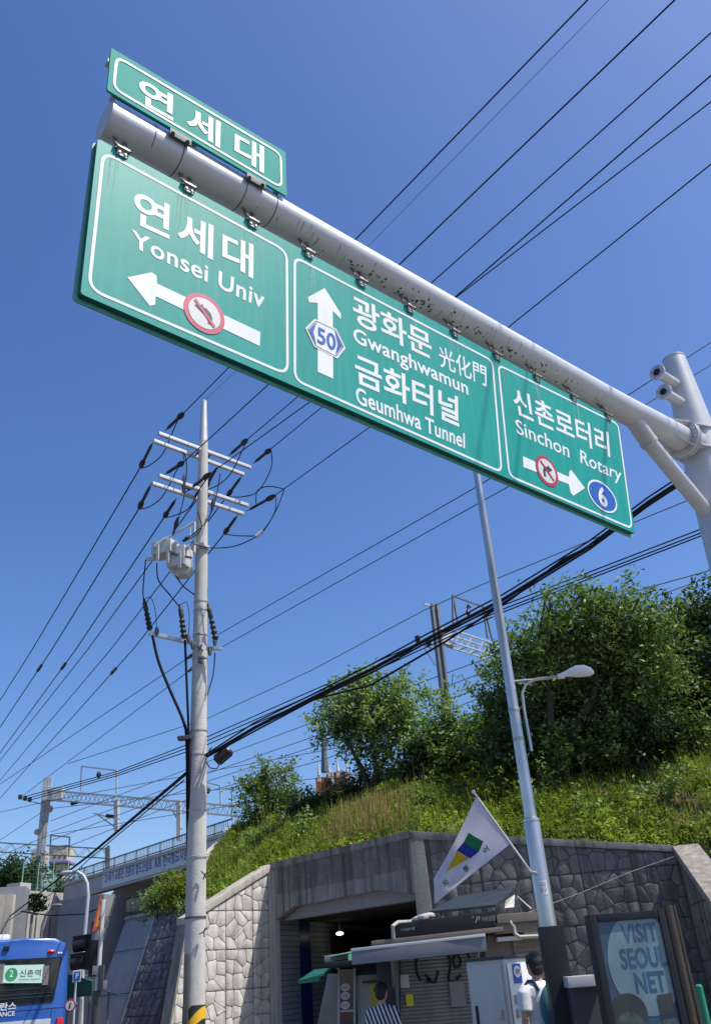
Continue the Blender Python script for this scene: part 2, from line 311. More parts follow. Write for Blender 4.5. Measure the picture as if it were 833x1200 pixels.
# ------------------------------------------------------------------ setting: ground, road, pavement
def sheet(name, pts, z, m, kind='structure', th=0):
    b = MB()
    if th: b.prism([(x, y, z - th) for x, y in pts], (0, 0, th))
    else: b.add([(x, y, z) for x, y in pts], [list(range(len(pts)))])
    return tag(b.build(name, m, smooth=False), kind=kind)
sheet('ground', [(-900, -300), (900, -300), (900, 1500), (-900, 1500)], -.008, 'ground')
RD = V((-.53, .848, 0)); RN = V((.848, .53, 0))              # along and across the road
def rp(a, t): q = RN * a + RD * t; return (q.x, q.y)
sheet('road', [rp(-9, -60), rp(6.55, -60), rp(6.55, 140), rp(-9, 140)], 0, 'asphalt')
sheet('pavement', [rp(6.72, -60), rp(30, -60), rp(30, 15), rp(13, 32), rp(6.72, 60)], .12, 'paving', th=.12)
for k in range(60):
    a = rp(6.635, -12 + k * 1.0 + .5); MB().box((*a, .06), (.165, .99, .13), (RN, RD, V((0, 0, 1)))).build('kerb_stone', 'kerb', None, bev=.012)
kerb = tag(bpy.data.objects.new('kerb', None), kind='structure'); COL.objects.link(kerb); W[kerb] = V((0, 0, 0))
for o in list(COL.objects):
    if o.name.startswith('kerb_stone'): o.parent = kerb
for a_, m_ in ((.2, 'paint_y'), (.45, 'paint_y')): sheet('lane_marking', [rp(a_, 2), rp(a_ + .12, 2), rp(a_ + .12, 90), rp(a_, 90)], .004, m_)
for k in range(14): sheet('lane_marking', [rp(3.4, 4 + 6 * k), rp(3.54, 4 + 6 * k), rp(3.54, 7 + 6 * k), rp(3.4, 7 + 6 * k)], .004, 'paint')

# ------------------------------------------------------------------ the overhead sign on its gantry
a_, c_, t_ = .7199, .0185, .0439
SR = Matrix.Rotation(a_, 3, 'Z') @ Matrix.Rotation(t_, 3, 'X') @ Matrix.Rotation(c_, 3, 'Y'); SC = V((.6863, 6.7, 6.7121))
SX, SY, SZ = SR.col[0].copy(), SR.col[1].copy(), SR.col[2].copy()
def PS(u, v, d=0.): return SC + SX * u + SZ * v - SY * d     # d = metres in front of the face
sign = thing('road_sign', 'wide green direction sign of three panels hanging under the gantry arm', 'road sign', PS(0, -.78))
out = rrect((-3.315, .80), (-3.285, -.77), (3.31, -.775), (3.365, .81), .05)
b = MB(); b.prism([PS(*p, -.055) for p in out], SY * .012); b.build('backing_sheet', 'green_rim', sign, smooth=False)
inn = rrect((-3.30, .785), (-3.255, -.735), (3.275, -.745), (3.345, .79), .03)
b = MB(); b.prism([PS(*p, 0) for p in inn], SY * .05); b.build('face_box', 'green_dark', sign, smooth=False)
for u in (-2.33, -1.47, -.18, 1.17, 2.3): MB().box(PS(u, .012, .0022), (.004, .0006, 1.50), (SX, SY, SZ)).build('panel_seam', 'green_rim' if u in (-1.47, 1.17) else 'green_dark', sign, smooth=False)
flat('face', inn, lambda u, v: PS(u, v, .002), 'green', sign)
for q, r in (([(-3.256, .692), (-3.216, -.677), (-1.486, -.668), (-1.508, .677)], .13), ([(-1.448, .66), (-1.438, -.688), (1.077, -.715), (1.141, .687)], .11), ([(1.203, .674), (1.163, -.718), (3.235, -.71), (3.361, .753)], .11)):
    o_ = rrect(q[0], q[1], q[2], q[3], r, 8); ring('panel_border', o_, inset(o_, .026), lambda u, v: PS(u, v, .0045), 'white_film', sign)
T4 = lambda u, v: PS(u, v, .0045); T5 = lambda u, v: PS(u, v, .0065); T6 = lambda u, v: PS(u, v, .0085); T7 = lambda u, v: PS(u, v, .0105)
text('lettering', '연세대', [(-2.962, .475), (-2.945, .12), (-1.865, .536), (-1.856, .165)], T4, 'white_film', sign, .021, 1.16)
text('lettering', 'Yonsei Univ', [(-2.948, .055), (-2.93, -.108), (-1.736, .085), (-1.745, -.105)], T4, 'white_film', sign, .018, 1.06)
flat('arrow', [(-2.935, -.413), (-2.75, -.262), (-2.71, -.275), (-2.70, -.345), (-1.772, -.352), (-1.774, -.496), (-2.70, -.468), (-2.70, -.55), (-2.74, -.58)], T4, 'white_film', sign)
flat('arrow', [(-1.184, .254), (-1.28, .215), (-1.29, .265), (-1.104, .469), (-.92, .265), (-.925, .205), (-1.015, .25), (-1.024, -.49), (-1.19, -.49)], T4, 'white_film', sign)
flat('arrow', [(1.432, -.388), (2.171, -.385), (2.20, -.30), (2.235, -.275), (2.434, -.434), (2.20, -.605), (2.16, -.58), (2.15, -.48), (1.417, -.522)], T4, 'white_film', sign)
def no_turn(cx, cy, r, rm, flip):
    flat('roundel', circ(cx, cy, r), T5, rm, sign); flat('roundel_centre', circ(cx, cy, r * .78), T6, 'film_old', sign)
    s_ = -1 if flip else 1
    pth = [(cx + s_ * x * r, cy + y * r) for x, y in ((-.28, -.46), (-.28, -.1), (-.2, .08), (-.05, .18), (.12, .2))]
    stroke('turn_arrow', [pth], r * .2, T7, 'black_film', sign)
    flat('turn_arrow_head', [(cx + s_ * x * r, cy + y * r) for x, y in ((.1, .42), (.52, .2), (.1, -.04))][::s_], T7, 'black_film', sign)
    flat('bar_across', [(cx + x * r, cy + y * r) for x, y in ((-.56, .46), (-.46, .56), (.56, -.46), (.46, -.56))], lambda u, v: PS(u, v, .0125), rm, sign)
no_turn(-2.288, -.423, .182, 'pink_film', True); no_turn(1.797, -.44, .180, 'red_film', False)
text('lettering', '광화문', [(-.785, .575), (-.775, .235), (.225, .60), (.215, .265)], T4, 'white_film', sign, .021, 1.0)
text('lettering', 'Gwanghwamun', [(-.785, .19), (-.78, -.03), (.695, .225), (.69, .0)], T4, 'white_film', sign, .018, 1.03)
text('lettering', '光化門', [(.298, .50), (.321, .235), (1.015, .557), (.985, .277)], T4, 'white_film', sign, .009)
text('lettering', '금화터널', [(-.782, -.095), (-.769, -.425), (.546, -.03), (.51, -.395)], T4, 'white_film', sign, .021)
text('lettering', 'Geumhwa Tunnel', [(-.782, -.461), (-.77, -.64), (.582, -.435), (.562, -.615)], T4, 'white_film', sign, .018, 1.03)
hx = [(-1.32, -.091), (-1.22, .06), (-.981, .066), (-.88, -.1), (-.977, -.258), (-1.226, -.246)]
def sc(p, k): cx = sum(q[0] for q in p) / len(p); cy = sum(q[1] for q in p) / len(p); return [(cx + (x - cx) * k, cy + (y - cy) * k) for x, y in p]
flat('route_shield', hx[::-1], T5, 'white_film', sign)
i1, i2 = sc(hx, .90), sc(hx, .80)
ring('shield_line', i1, sc(hx, .865), T6, 'black_film', sign)
h3 = sc(hx, .83)
flat('shield_point', [h3[0], h3[1], (h3[1][0] - .0, h3[1][1]), (-1.235, -.092), h3[5]][::-1], T6, 'blue_film', sign); flat('shield_point', [h3[2], h3[3], h3[4], (-.968, -.098)][::-1], T6, 'blue_film', sign)
text('route_number', '50', [(-1.193, -.01), (-1.193, -.185), (-.99, -.01), (-.993, -.19)], T7, 'blue_film', sign, .012)
text('lettering', '신촌로터리', [(1.385, .465), (1.40, .11), (3.10, .53), (3.045, .165)], T4, 'white_film', sign, .019)
text('lettering', 'Sinchon  Rotary', [(1.378, .05), (1.386, -.19), (3.233, .075), (3.16, -.17)], T4, 'white_film', sign, .01, 1.02)
flat('route_oval', circ(2.742, -.44, .262, .192), T5, 'white_film', sign); flat('route_oval_centre', circ(2.742, -.44, .238, .168), T6, 'blue_film', sign)
text('route_number', '6', [(2.665, -.318), (2.655, -.575), (2.815, -.318), (2.805, -.575)], T7, 'white_film', sign, .03)

# arm: runs just above and behind the board
AD = .10                                                     # behind the face
def PA(u, v=0.): return SC + SX * u + SZ * v + SY * AD
gan = thing('sign_gantry', 'pale grey cantilever pole carrying the green signs over the road', 'gantry', (*PA(5.25)[:2], .12))
CV = 1.15                                                    # height of the arm axis above the board centre
arm = [PA(u, CV + (-.012 * max(0, -u - 2.6)) + (.045 * ((u - 2.6) / 2.2) ** 2 if u > 2.6 else 0)) for u in [-3.21, -2.6, -1.5, 0, 1.5, 2.6, 3.2, 3.8, 5.02]]
MB().tube(arm, [.158, .158, .158, .160, .162, .165, .168, .172, .178], 32).build('arm', 'galv', gan)
MB().tube([PA(-3.24, CV - .008), PA(-3.205, CV - .008)], .162, 32).build('end_cap', 'galv', gan, bev=.004)
for u in (-2.86, -2.60, -1.98, -1.66): MB().tube([PA(u - .004, CV), PA(u + .004, CV)], .1605, 32).build('seam', 'dark_steel', gan)
# pole
g0 = PA(5.42); GP = V((g0.x, g0.y, 0)); GP.x = ay(813.5, 502, GP.y).x; ztop = ay(789.5, 422, GP.y).z
MB().tube([GP + V((0, 0, .12)), GP + V((0, 0, 5)), GP + V((0, 0, ztop - 1.5)), GP + V((0, 0, ztop))], [.40, .36, .265, .16], 40).build('pole', 'galv', gan)
MB().tube([GP + V((0, 0, ztop)), GP + V((0, 0, ztop + .02))], .166, 40).build('pole_cap', 'galv', gan, bev=.006)
MB().box(GP + V((0, 0, .14)), (1.0, 1.0, .04)).build('base_plate', 'galv', gan, bev=.01)
axis = (arm[-1] - arm[-2]).normalized(); hub = V((GP.x, GP.y, arm[-1].z + .03)); fl = arm[-1]
MB().tube([fl - axis * .01, fl + axis * .03], .27, 12).build('flange', 'galv', gan, bev=.006)
MB().tube([fl + axis * .045, fl + axis * .08], .27, 12).build('flange', 'galv', gan, bev=.006)
MB().tube([fl + axis * .07, hub], [.2, .21], 24).build('arm_stub', 'galv', gan)
for k in range(12):
    q = axis.orthogonal().normalized(); q2 = axis.cross(q); an = 2 * PI * k / 12 + .2; p = fl + (q * math.cos(an) + q2 * math.sin(an)) * .225
    MB().tube([p - axis * .04, p + axis * .12], .02, 6).build('bolt', 'galv', gan)
for s_ in (-1, 1):
    z0 = s_ * .17
    MB().prism([fl + axis * .09 + V((0, 0, z0)) - SY * .22, fl + axis * .09 + V((0, 0, z0)) + SY * .22, hub + V((0, 0, z0)) + SY * .28, hub + V((0, 0, z0)) - SY * .28], (0, 0, .018)).build('gusset', 'galv', gan)
for k in range(4):                                          # ribs on the arm side
    an = PI / 4 + k * PI / 2; q = (SY * math.cos(an) + SZ * math.sin(an)); MB().prism([fl - axis * .36 + q * .185, fl + q * .185, fl + q * .26, fl - axis * .06 + q * .25], axis.cross(q) * .016).build('rib', 'galv', gan)
B0 = PA(3.82, CV - .10); B1 = V(apl(832, 606, SC + SY * .1, SY)); B1 = B0 + (B1 - B0) * 1.32; bd = (B1 - B0).normalized()
MB().tube([B0 + V((0, 0, .12)), B0 + bd * .42], .112, 24).build('brace_socket', 'galv', gan)
MB().tube([B0 + bd * .38, B0 + bd * .43], .118, 24).build('brace_collar', 'galv', gan, bev=.004)
MB().tube([B0 + bd * .42, B1], .098, 24).build('brace', 'galv', gan)
for (px, py) in ((769, 436), (776.5, 459)):                       # two spare flanged stubs near the top
    sdv = V((-.62 * SX.x - .78 * SY.x, -.62 * SX.y - .78 * SY.y, 0)).normalized(); c0 = apl(px, py, GP + sdv * .42, sdv); c0 = V(c0); e = V((GP.x, GP.y, c0.z)); d = (e - c0).normalized()
    MB().tube([c0, e], .068, 20).build('stub_pipe', 'galv', gan)
    MB().tube([c0, c0 + d * .03], .115, 24).build('stub_flange', 'galv', gan, bev=.004)
    MB().tube([c0 - d * .004, c0 + d * .001], .048, 20).build('stub_opening', 'black', gan)
    for k in range(4):
        q = V((0, 0, 1)).cross(d).normalized(); p = c0 + (q * math.cos(k * PI / 2 + .5) + V((0, 0, 1)) * math.sin(k * PI / 2 + .5)) * .088; MB().tube([p - d * .012, p], .012, 6).build('bolt', 'steel', gan)
# hangers along the top of the board
for i, u in enumerate((-3.10, -2.51, -1.885, -1.28, -.66, -.045, .58, 1.215, 1.865, 2.51, 3.16)):
    b = MB(); b.box(PS(u, .755, .012), (.08, .012, .065), (SX, SY, SZ)); b.box(PS(u, .79, .022), (.10, .035, .012), (SX, SY, SZ))
    cl = b.build('clamp', 'steel', sign, bev=.002)
    for s_ in (-1, 1): MB().tube([PS(u + s_ * .025, .745, .03), PS(u + s_ * .025, .745, .0)], .010, 8).build('clamp_bolt', 'steel', cl)
    b = MB()
    for s_ in (-1, 1): b.bar(PS(u + s_ * .04, .78, .012), PA(u + s_ * .04, CV - .12), .010, .04, SX); b.tube([PS(u + s_ * .06, .79, .03), PS(u + s_ * .06, .85, .0)], .009, 6)
    b.build('clamp_strap', 'dark_steel', cl)
b = MB()
for u in (-3.10, -2.51, -1.885, -1.28, -.66, -.045, .58, 1.215, 1.865, 2.51, 3.16):
    for k in range(4):
        x = u + random.uniform(-.09, .09); w__ = random.uniform(.003, .011); l_ = random.uniform(.12, .75)
        b.add([PS(x - w__, .70, .0032), PS(x + w__, .70, .0032), PS(x + w__ * .4, .70 - l_, .0032), PS(x - w__ * .2, .70 - l_, .0032)], [[0, 1, 2, 3]])
tag(b.build('water_stain', 'stain', sign, smooth=False), kind='stuff')
# dark spatter on the arm
b = MB()
for k in range(110):
    u = random.choice((-.66, -.045, .58, 1.215, 1.865, 2.51, -.66, -.045)) + random.gauss(.12, .16); an = random.uniform(-2.2, -.7)
    r_ = random.uniform(.004, .016); p = PA(u, CV) + (-SY * -math.cos(an + PI / 2) * 0 + (-SY) * .0)
    q = (-SY * math.cos(an + PI * .35) * -1 + SZ * math.sin(an)).normalized(); q = (-SY * abs(math.cos(an)) + SZ * math.sin(an)).normalized()
    c0 = PA(u, CV) + q * (.1605 + .0015 * max(u, 0)); t1 = SX; t2 = q.cross(SX); n_ = 6
    b.add([c0 + (t1 * math.cos(2 * PI * j / n_) * random.uniform(.6, 1.5) + t2 * math.sin(2 * PI * j / n_)) * r_ for j in range(n_)], [list(range(n_))])
tag(b.build('dirt_spatter', 'galv_spot', gan, smooth=False), kind='stuff')

b = MB()
for k in range(34):
    u = random.uniform(-3.1, 3.4); an = random.uniform(-1.1, -.2); l_ = random.uniform(.25, .9); w__ = random.uniform(.003, .009); pts2 = []
    for j in range(5):
        a2 = an - l_ * j / 4; q = (-SY * math.cos(a2) + SZ * math.sin(a2)); c0 = PA(u, CV) + q * (.1603 + .0016 * max(u, 0) + .0006 * max(0, u - 2.6)); ww_ = w__ * (1 - .2 * j); pts2 += [c0 - SX * ww_, c0 + SX * ww_]
    b.add(pts2, [[2 * j, 2 * j + 1, 2 * j + 3, 2 * j + 2] for j in range(4)])
tag(b.build('rust_run', 'rust', gan, smooth=False), kind='stuff')
# small upper sign
up = thing('road_sign', 'small green name plate standing on top of the arm tip', 'road sign', PS(-2.42, 1.35))
D2 = .085
uq = [(-3.304, 1.864), (-3.285, 1.357), (-1.525, 1.333), (-1.546, 1.895)]
CAMP = V((0, 0, HC)); NDC = (SC - CAMP).dot(SY)
def PU(d): return lambda u, v: CAMP + (PS(u, v) - CAMP) * ((NDC - D2 - d) / NDC)   # plate stands forward of the board plane
ul = rrect(*uq, .02)
MB().prism([PU(0)(*p) for p in ul], SY * .02).build('plate', 'green2', up, smooth=False)
ub = rrect((-3.259, 1.812), (-3.248, 1.407), (-1.572, 1.39), (-1.588, 1.845), .10, 8); ring('plate_border', ub, inset(ub, .024), PU(.004), 'white_film', up)
text('lettering', '연세대', [(-3.035, 1.73), (-3.02, 1.43), (-1.786, 1.79), (-1.78, 1.45)], PU(.004), 'white_film', up, .021, 1.45)
PV = lambda u, v, d: PS(u, v, d)
MB().bar(PV(-3.22, 1.36, .035), PV(-1.62, 1.36, .035), .03, .15, SZ).build('lower_beam', 'dark_steel', up, bev=.003)  # beam coloured dark for the shade it sits in under the plate
MB().bar(PV(-3.34, 1.60, .045), PV(-1.60, 1.60, .045), .06, .04, SZ).build('stiffener', 'arm', up, bev=.003)
for u in (-3.24, -2.5, -1.66): MB().bar(PV(u, CV + .10, .02), PV(u, 1.70, .045), .05, .035, SX).build('upright', 'arm', up, bev=.003)
for u in (-2.62, -1.86):
    b = MB().box(PU(-.0)(u, 1.30), (.20, .02, .075), (SX, SY, SZ)).build('mounting_plate', 'dark_steel', up, bev=.004)
    for s_ in (-1, 1): MB().tube([PU(.03)(u + s_ * .07, 1.295), PU(.0)(u + s_ * .07, 1.295)], .018, 8).build('plate_bolt', 'dark_steel', b)

# ------------------------------------------------------------------ concrete utility pole
PX, PY_ = -3.8, 19.0
up_ = thing('utility_pole', 'tall tapered concrete power pole with crossarms and switchgear box', 'utility pole', (PX, PY_, .12))
def zp(py, px=236): return ay(px, py, PY_).z
zt = zp(470, 238.5)
MB().tube([(PX, PY_, .12), (PX, PY_, 5), (PX, PY_, 10), (PX, PY_, zt - 1.3)], [.215, .195, .155, .118], 32).build('shaft', 'concrete_pole', up_)
MB().tube([(PX, PY_, zt - 1.3), (PX, PY_, zt - .1), (PX, PY_, zt)], [.112, .075, .07], 20).build('tip', 'arm', up_)
for py in (697, 686): pass
for z in (zp(706), zp(716), zp(745), zp(772), zp(857), zp(885), zp(950), zp(1005), zp(1075)):
    r_ = .125 + (zt - z) * .0075; MB().tube([(PX, PY_, z - .018), (PX, PY_, z + .018)], r_, 28).build('steel_band', 'dark_steel' if z < 4 else 'steel', up_)
MB().tube([(PX, PY_, .2), (PX, PY_, zp(1178, 228))], .219, 32, cap=False).build('hazard_wrap', 'hazard', up_)
arms = {}
for key, (xl, yl, xr, yr, yc) in dict(a1=(186, 508, 293.5, 548, 527), a2=(180, 516.5, 285.5, 556, 531), a3=(186.5, 557.5, 290.5, 592.5, 575), a4=(178.5, 566.5, 285, 602, 579)).items():
    z = {'a1': zp(528), 'a2': zp(528), 'a3': zp(576), 'a4': zp(576)}[key]
    L_ = az(xl, yl, z); R_ = az(xr, yr, z); arms[key] = (L_, R_)
# make each pair parallel, straddling the pole
for lv, (k1, k2) in (('u', ('a1', 'a2')), ('l', ('a3', 'a4'))):
    for k in (k1, k2):
        L_, R_ = arms[k]; MB().bar(L_, R_, .085, .085).build('crossarm', 'arm', up_, bev=.006)
        for t in (.08, .3, .7, .92):
            p = L_.lerp(R_, t); MB().tube([p - V((0, 0, .055)), p + V((0, 0, .055))], .014, 6).build('arm_bolt', 'dark_steel', up_)
    for t in (.44, .56): MB().bar(arms[k1][0].lerp(arms[k1][1], t), arms[k2][0].lerp(arms[k2][1], t), .05, .02).build('arm_clamp', 'dark_steel', up_)
def insulator(a, bb, r=.046):
    a, bb = V(a), V(bb); d = bb - a; P = []; rr = []
    prof = [(0, .012), (.12, .012), (.13, .03), (.2, .034)]
    for k in range(6): t = .22 + k * .075; prof += [(t, .03), (t + .02, r), (t + .045, .032)]
    prof += [(.70, .042), (.72, .062), (.84, .075), (.93, .055), (1, .02)]
    return MB().tube([a + d * t for t, _ in prof], [q for _, q in prof], 10).build('insulator', 'insul', up_)
ZU, ZL = zp(528), zp(576)
rights = {}
HV = [('A', (193.5, 505, ZU), (216, 483.5), (418, 279), (688, 0)), ('F', (193.5, 556, ZL), (216, 541), (470, 308), (790, 0)), ('C', (268, 534, ZU), (290.5, 514.5), (505, 332), (833, 38)),
      ('D', (217, 577, ZL), (248, 554), (532, 349), (833, 88)), ('E', (297, 543, ZU), (317.5, 526), (536, 347), (833, 119)), ('G', (289, 599, ZL), (323, 580), (596, 383), (833, 192))]
G_HV = 'high voltage lines running from the concrete pole over the signs'
lab = {'A': 'thick black overhead line, leftmost of those rising above the arm', 'F': 'black overhead line second from left above the gantry arm', 'C': 'black overhead line third from left above the arm, below the sky corner', 'D': 'upper one of the two black lines almost touching where they leave the arm',
       'E': 'lower one of the two black lines almost touching where they leave the arm', 'G': 'rightmost black overhead line above the arm, nearest the gantry pole'}
for k, (x, y, z), (ix, iy), (mx, my), (ex, ey) in HV:
    a = az(x, y, z); i_ = az(ix, iy, z + .05); insulator(a, i_); rights[k] = (a, i_)
    mid = az(mx, my, z - .1); end = az(ex, ey, z + .1); far = end + (end - mid).normalized() * 12
    wire('power_line', [i_, mid, end, far], .0125, lab[k], group=G_HV)
wire('ground_wire', [V((PX, PY_, zt)), az(430, 290, zt), az(713, 0, zt), az(713, 0, zt) + (az(713, 0, zt) - az(430, 290, zt)).normalized() * 10], .005, 'thin faint wire beside the leftmost thick line, from the pole tip', 'wire_grey')
HL = [('1', (180, 517, ZU), (164, 549), (39, 760), (0, 821.5)), ('2', (178, 566, ZL), (162.5, 597), (62, 760), (0, 853)), ('3', (207, 584, ZL), (192, 607), (90, 760), (0, 883)),
      ('4', (256, 545, ZU), (240, 573), (104, 760), (0, 892)), ('5', (284, 557, ZU), (266, 582), (131, 760), (0, 915)), ('6', (279, 603, ZL), (262.5, 626), (157, 760), (0, 936))]
lefts = {}
for k, (x, y, z), (ix, iy), (mx, my), (ex, ey) in HL:
    a = az(x, y, z); i_ = az(ix, iy, z - .12); insulator(a, i_); lefts[k] = (a, i_)
    mid = az(mx, my, z - .5); end = az(ex, ey, z - .6); far = end + (end - mid).normalized() * 18
    n_ = ['leftmost and steepest', 'second from left', 'third from left', 'fourth from left', 'second from right', 'rightmost'][int(k) - 1]
    wl = wire('power_line', [i_, mid, end, far], .017, f'black power line descending left from the crossarms, {n_} of six', group='power lines falling away to the left of the pole')
    if k in '236':
        t = {'2': (48, 783), '3': (75, 781), '6': (135, 787)}[k]; p = az(t[0], t[1], z - .52); d = (end - mid).normalized(); q = apl(t[0], t[1], mid, (d.cross(V((0, 0, 1)))).normalized()) if 0 else mid + d * (p - mid).dot(d)
        MB().tube([q - d * .45, q - d * .3, q - d * .05, q, q + d * .05, q + d * .3, q + d * .45], [.02, .055, .06, .03, .06, .055, .02], 8).build('line_splice', 'insul', wl)
def jumper(pts, r=.014, name='jumper_cable', m='wire'):
    P = [V(p) for p in pts]; out = []
    for i in range(len(P) - 1):                              # Catmull-Rom
        p0, p1, p2, p3 = P[max(i - 1, 0)], P[i], P[i + 1], P[min(i + 2, len(P) - 1)]
        for k in range(6):
            t = k / 6; out.append(.5 * ((2 * p1) + (p2 - p0) * t + (2 * p0 - 5 * p1 + 4 * p2 - p3) * t * t + (3 * p1 - p0 - 3 * p2 + p3) * t ** 3))
    out.append(P[-1]); return MB().tube(out, r, 6).build(name, m, up_)
Y = PY_
jumper([rights['A'][1], ay(207, 496, Y - .2), ay(192, 530, Y), ay(176, 545, Y), lefts['1'][1]])
jumper([rights['F'][1], ay(208, 550, Y - .2), ay(192, 580, Y), ay(177, 593, Y), lefts['2'][1]])
jumper([rights['D'][1], ay(235, 572, Y - .4), ay(222, 595, Y - .3), ay(205, 604, Y), lefts['3'][1]])
jumper([rights['C'][1], ay(283, 530, Y - .4), ay(268, 558, Y - .2), ay(245, 573, Y), ay(215, 572, Y), lefts['4'][1]])
jumper([rights['E'][1], ay(318, 548, Y - .2), ay(303, 575, Y), ay(285, 582, Y), lefts['5'][1]])
jumper([rights['G'][1], ay(322, 600, Y - .3), ay(305, 625, Y - .2), ay(285, 628, Y), lefts['6'][1]])
jumper([ay(300, 590, Y - .4), ay(302, 575, Y - .4), ay(315, 570, Y - .4), ay(333, 573, Y - .5)])
jumper([ay(333, 574, Y - .5), ay(325, 595, Y - .5), ay(312, 618, Y - .5), ay(302, 628, Y - .5), ay(275, 640, Y - .4), ay(245, 642, Y - .4), ay(226, 637, Y - .5)])
MB().tube([ay(308, 622, Y - .5), ay(300, 629, Y - .5)], [.04, .05], 8).build('cable_connector', 'arm', up_)
jumper([rights['F'][1], ay(215, 530, Y - .3), ay(219, 545, Y - .3), ay(216, 580, Y - .4), ay(211, 602, Y - .5), ay(203, 628, Y - .5)])
jumper([ay(258, 555, Y - .4), ay(254, 580, Y - .4), ay(244, 608, Y - .4), ay(228, 625, Y - .5), ay(213, 634, Y - .5)])
jumper([ay(232, 600, Y - .3), ay(236, 620, Y - .3), ay(222, 632, Y - .5)])
for (x0, y0, x1, y1) in ((216, 556, 215, 578), (251, 583, 248, 600), (209, 606, 204, 622), (222, 628, 215, 635)): MB().tube([ay(x0, y0, Y - .45), ay(x0 * .6 + x1 * .4, y0 * .6 + y1 * .4, Y - .45), ay(x1, y1, Y - .45)], [.02, .055, .02], 8).build('cable_sleeve', 'insul', up_)
# switchgear box hung left of the pole
sw = V(ay(205, 652, Y - .25)); fr = frame(-.30)
def SWP(px, py, dy=-.45): return ay(px, py, Y + dy)
for i, (x0, y0, x1, y1) in enumerate(((186, 640, 176, 662), (199, 645, 197, 664), (213, 650, 210, 668))):
    pass
b = MB(); b.box(SWP(194, 644), (.52, .42, .34), fr); b.build('switch_tank', 'box_white', up_, bev=.03)
b = MB(); b.box(SWP(211, 655), (.46, .42, .50), fr); b.prism([SWP(197, 665), SWP(225, 664), SWP(219, 672), SWP(205, 674)], (0, .3, 0)); b.build('switch_tank', 'box_white', up_, bev=.02)
for (x, y) in ((187, 638), (199, 642), (213, 647)):
    MB().tube([SWP(x - 3, y + 4, -.6), SWP(x, y, -.62), SWP(x + 9, y - 7, -.66)], [.09, .075, .05], 12).build('bushing', 'box_white', up_)
    MB().box(SWP(x - 2, y + 9, -.68), (.07, .04, .42), fr).build('tank_rib', 'box_white', up_, bev=.006)
MB().tube([SWP(182, 655), SWP(172, 655)], .05, 8).build('tank_lug', 'box_white', up_); MB().tube([SWP(208, 670), SWP(208, 676)], .04, 8).build('tank_lug', 'box_white', up_)
jumper([SWP(180, 640, -.3), SWP(228, 612, -.3)], .03, 'support_strut', 'arm'); jumper([SWP(228, 612, -.3), SWP(228, 648, -.3)], .035, 'support_strut', 'arm'); jumper([SWP(223, 618, -.3), SWP(223, 645, -.3)], .02, 'support_strut', 'arm')
MB().box(SWP(232, 642, -.1), (.5, .3, .1), fr).build('tank_bracket', 'arm', up_, bev=.01)
MB().bar(SWP(200, 648, -.68), SWP(225, 654, -.68), .03, .05).build('tank_strap', 'dark_steel', up_)
# cable drops and their terminations
c1 = jumper([SWP(171, 656), SWP(168, 690), SWP(169, 705), SWP(173, 727)], .016, 'drop_cable')
c2 = jumper([SWP(184, 660), SWP(186, 680), SWP(200, 698), SWP(211, 712)], .016, 'drop_cable'); jumper([SWP(206, 674), SWP(215, 687), SWP(228, 697, -.15)], .016, 'drop_cable')
def term(pts, r): return MB().tube([V(p) for p in pts], r, 10).build('cable_termination', 'insul', up_)
for (x0, y0, x1, y1) in ((169, 702, 176, 738), (211, 708, 216, 748), (244, 708, 253, 750)):
    pts, rr = [], []
    for k in range(15): t = k / 14; pts.append(SWP(x0 + (x1 - x0) * t, y0 + (y1 - y0) * t, -.3)); rr.append(.03 + .02 * t + (.03 if k % 2 and k > 5 else 0) + (.02 if 1 < k < 6 else 0))
    term(pts, rr)
jumper([SWP(171, 702, -.3), SWP(177, 700, -.3), SWP(182, 715, -.3), SWP(184, 738, -.3)], .008); jumper([SWP(213, 708, -.3), SWP(219, 706, -.3), SWP(222, 722, -.3), SWP(221, 745, -.3)], .008)
MB().bar(SWP(175, 742, -.3), SWP(235, 756, -.1), .08, .08).build('lower_crossarm', 'arm', up_, bev=.006)
MB().bar(SWP(242, 760, -.2), SWP(260, 760, -.2), .07, .07).build('lower_crossarm', 'arm', up_, bev=.006)
for (x, y) in ((184, 740), (221, 748), (226, 756), (252, 752), (246, 763)): MB().tube([SWP(x, y - 5, -.3), SWP(x, y, -.3), SWP(x, y + 5, -.3)], [.03, .055, .03], 8).build('cable_saddle', 'dark_steel', up_)
jumper([SWP(179, 745, -.35), SWP(186, 775, -.3), SWP(200, 810, -.25), SWP(215, 845, -.22), SWP(219, 870, -.1), SWP(220, 960, -.05), SWP(221, 1060, .05)], .035, 'riser_conduit')
jumper([SWP(217, 750, -.3), SWP(219, 800, -.22), SWP(221, 850, -.2), SWP(222, 900, -.15), SWP(222, 1000, -.05), SWP(223, 1075, .1)], .03, 'riser_conduit', 'wire')
jumper([SWP(252, 765, -.2), SWP(250, 790, -.1), SWP(243, 815, -.1)], .018, 'riser_conduit', 'wire_grey')
MB().box(SWP(217, 865, -.2), (.30, .18, .08)).build('conduit_clamp', 'dark_steel', up_, bev=.01)
for (x, y) in ((235, 760), (237, 772), (233, 776), (240, 1025), (239, 1092), (245, 880)):
    b = MB(); c0 = V(SWP(x, y, -.22))
    for k in range(4): q = V((random.uniform(-1, 1), -.3, random.uniform(-1, 1))).normalized(); b.tube([c0, c0 + q * .1], .014, 5)
    b.build('cable_hook', 'dark_steel', up_)
MB().box(ay(218, 1170, Y - .26), (.10, .05, 1.5)).build('meter_duct', 'dark_steel', up_, bev=.01)

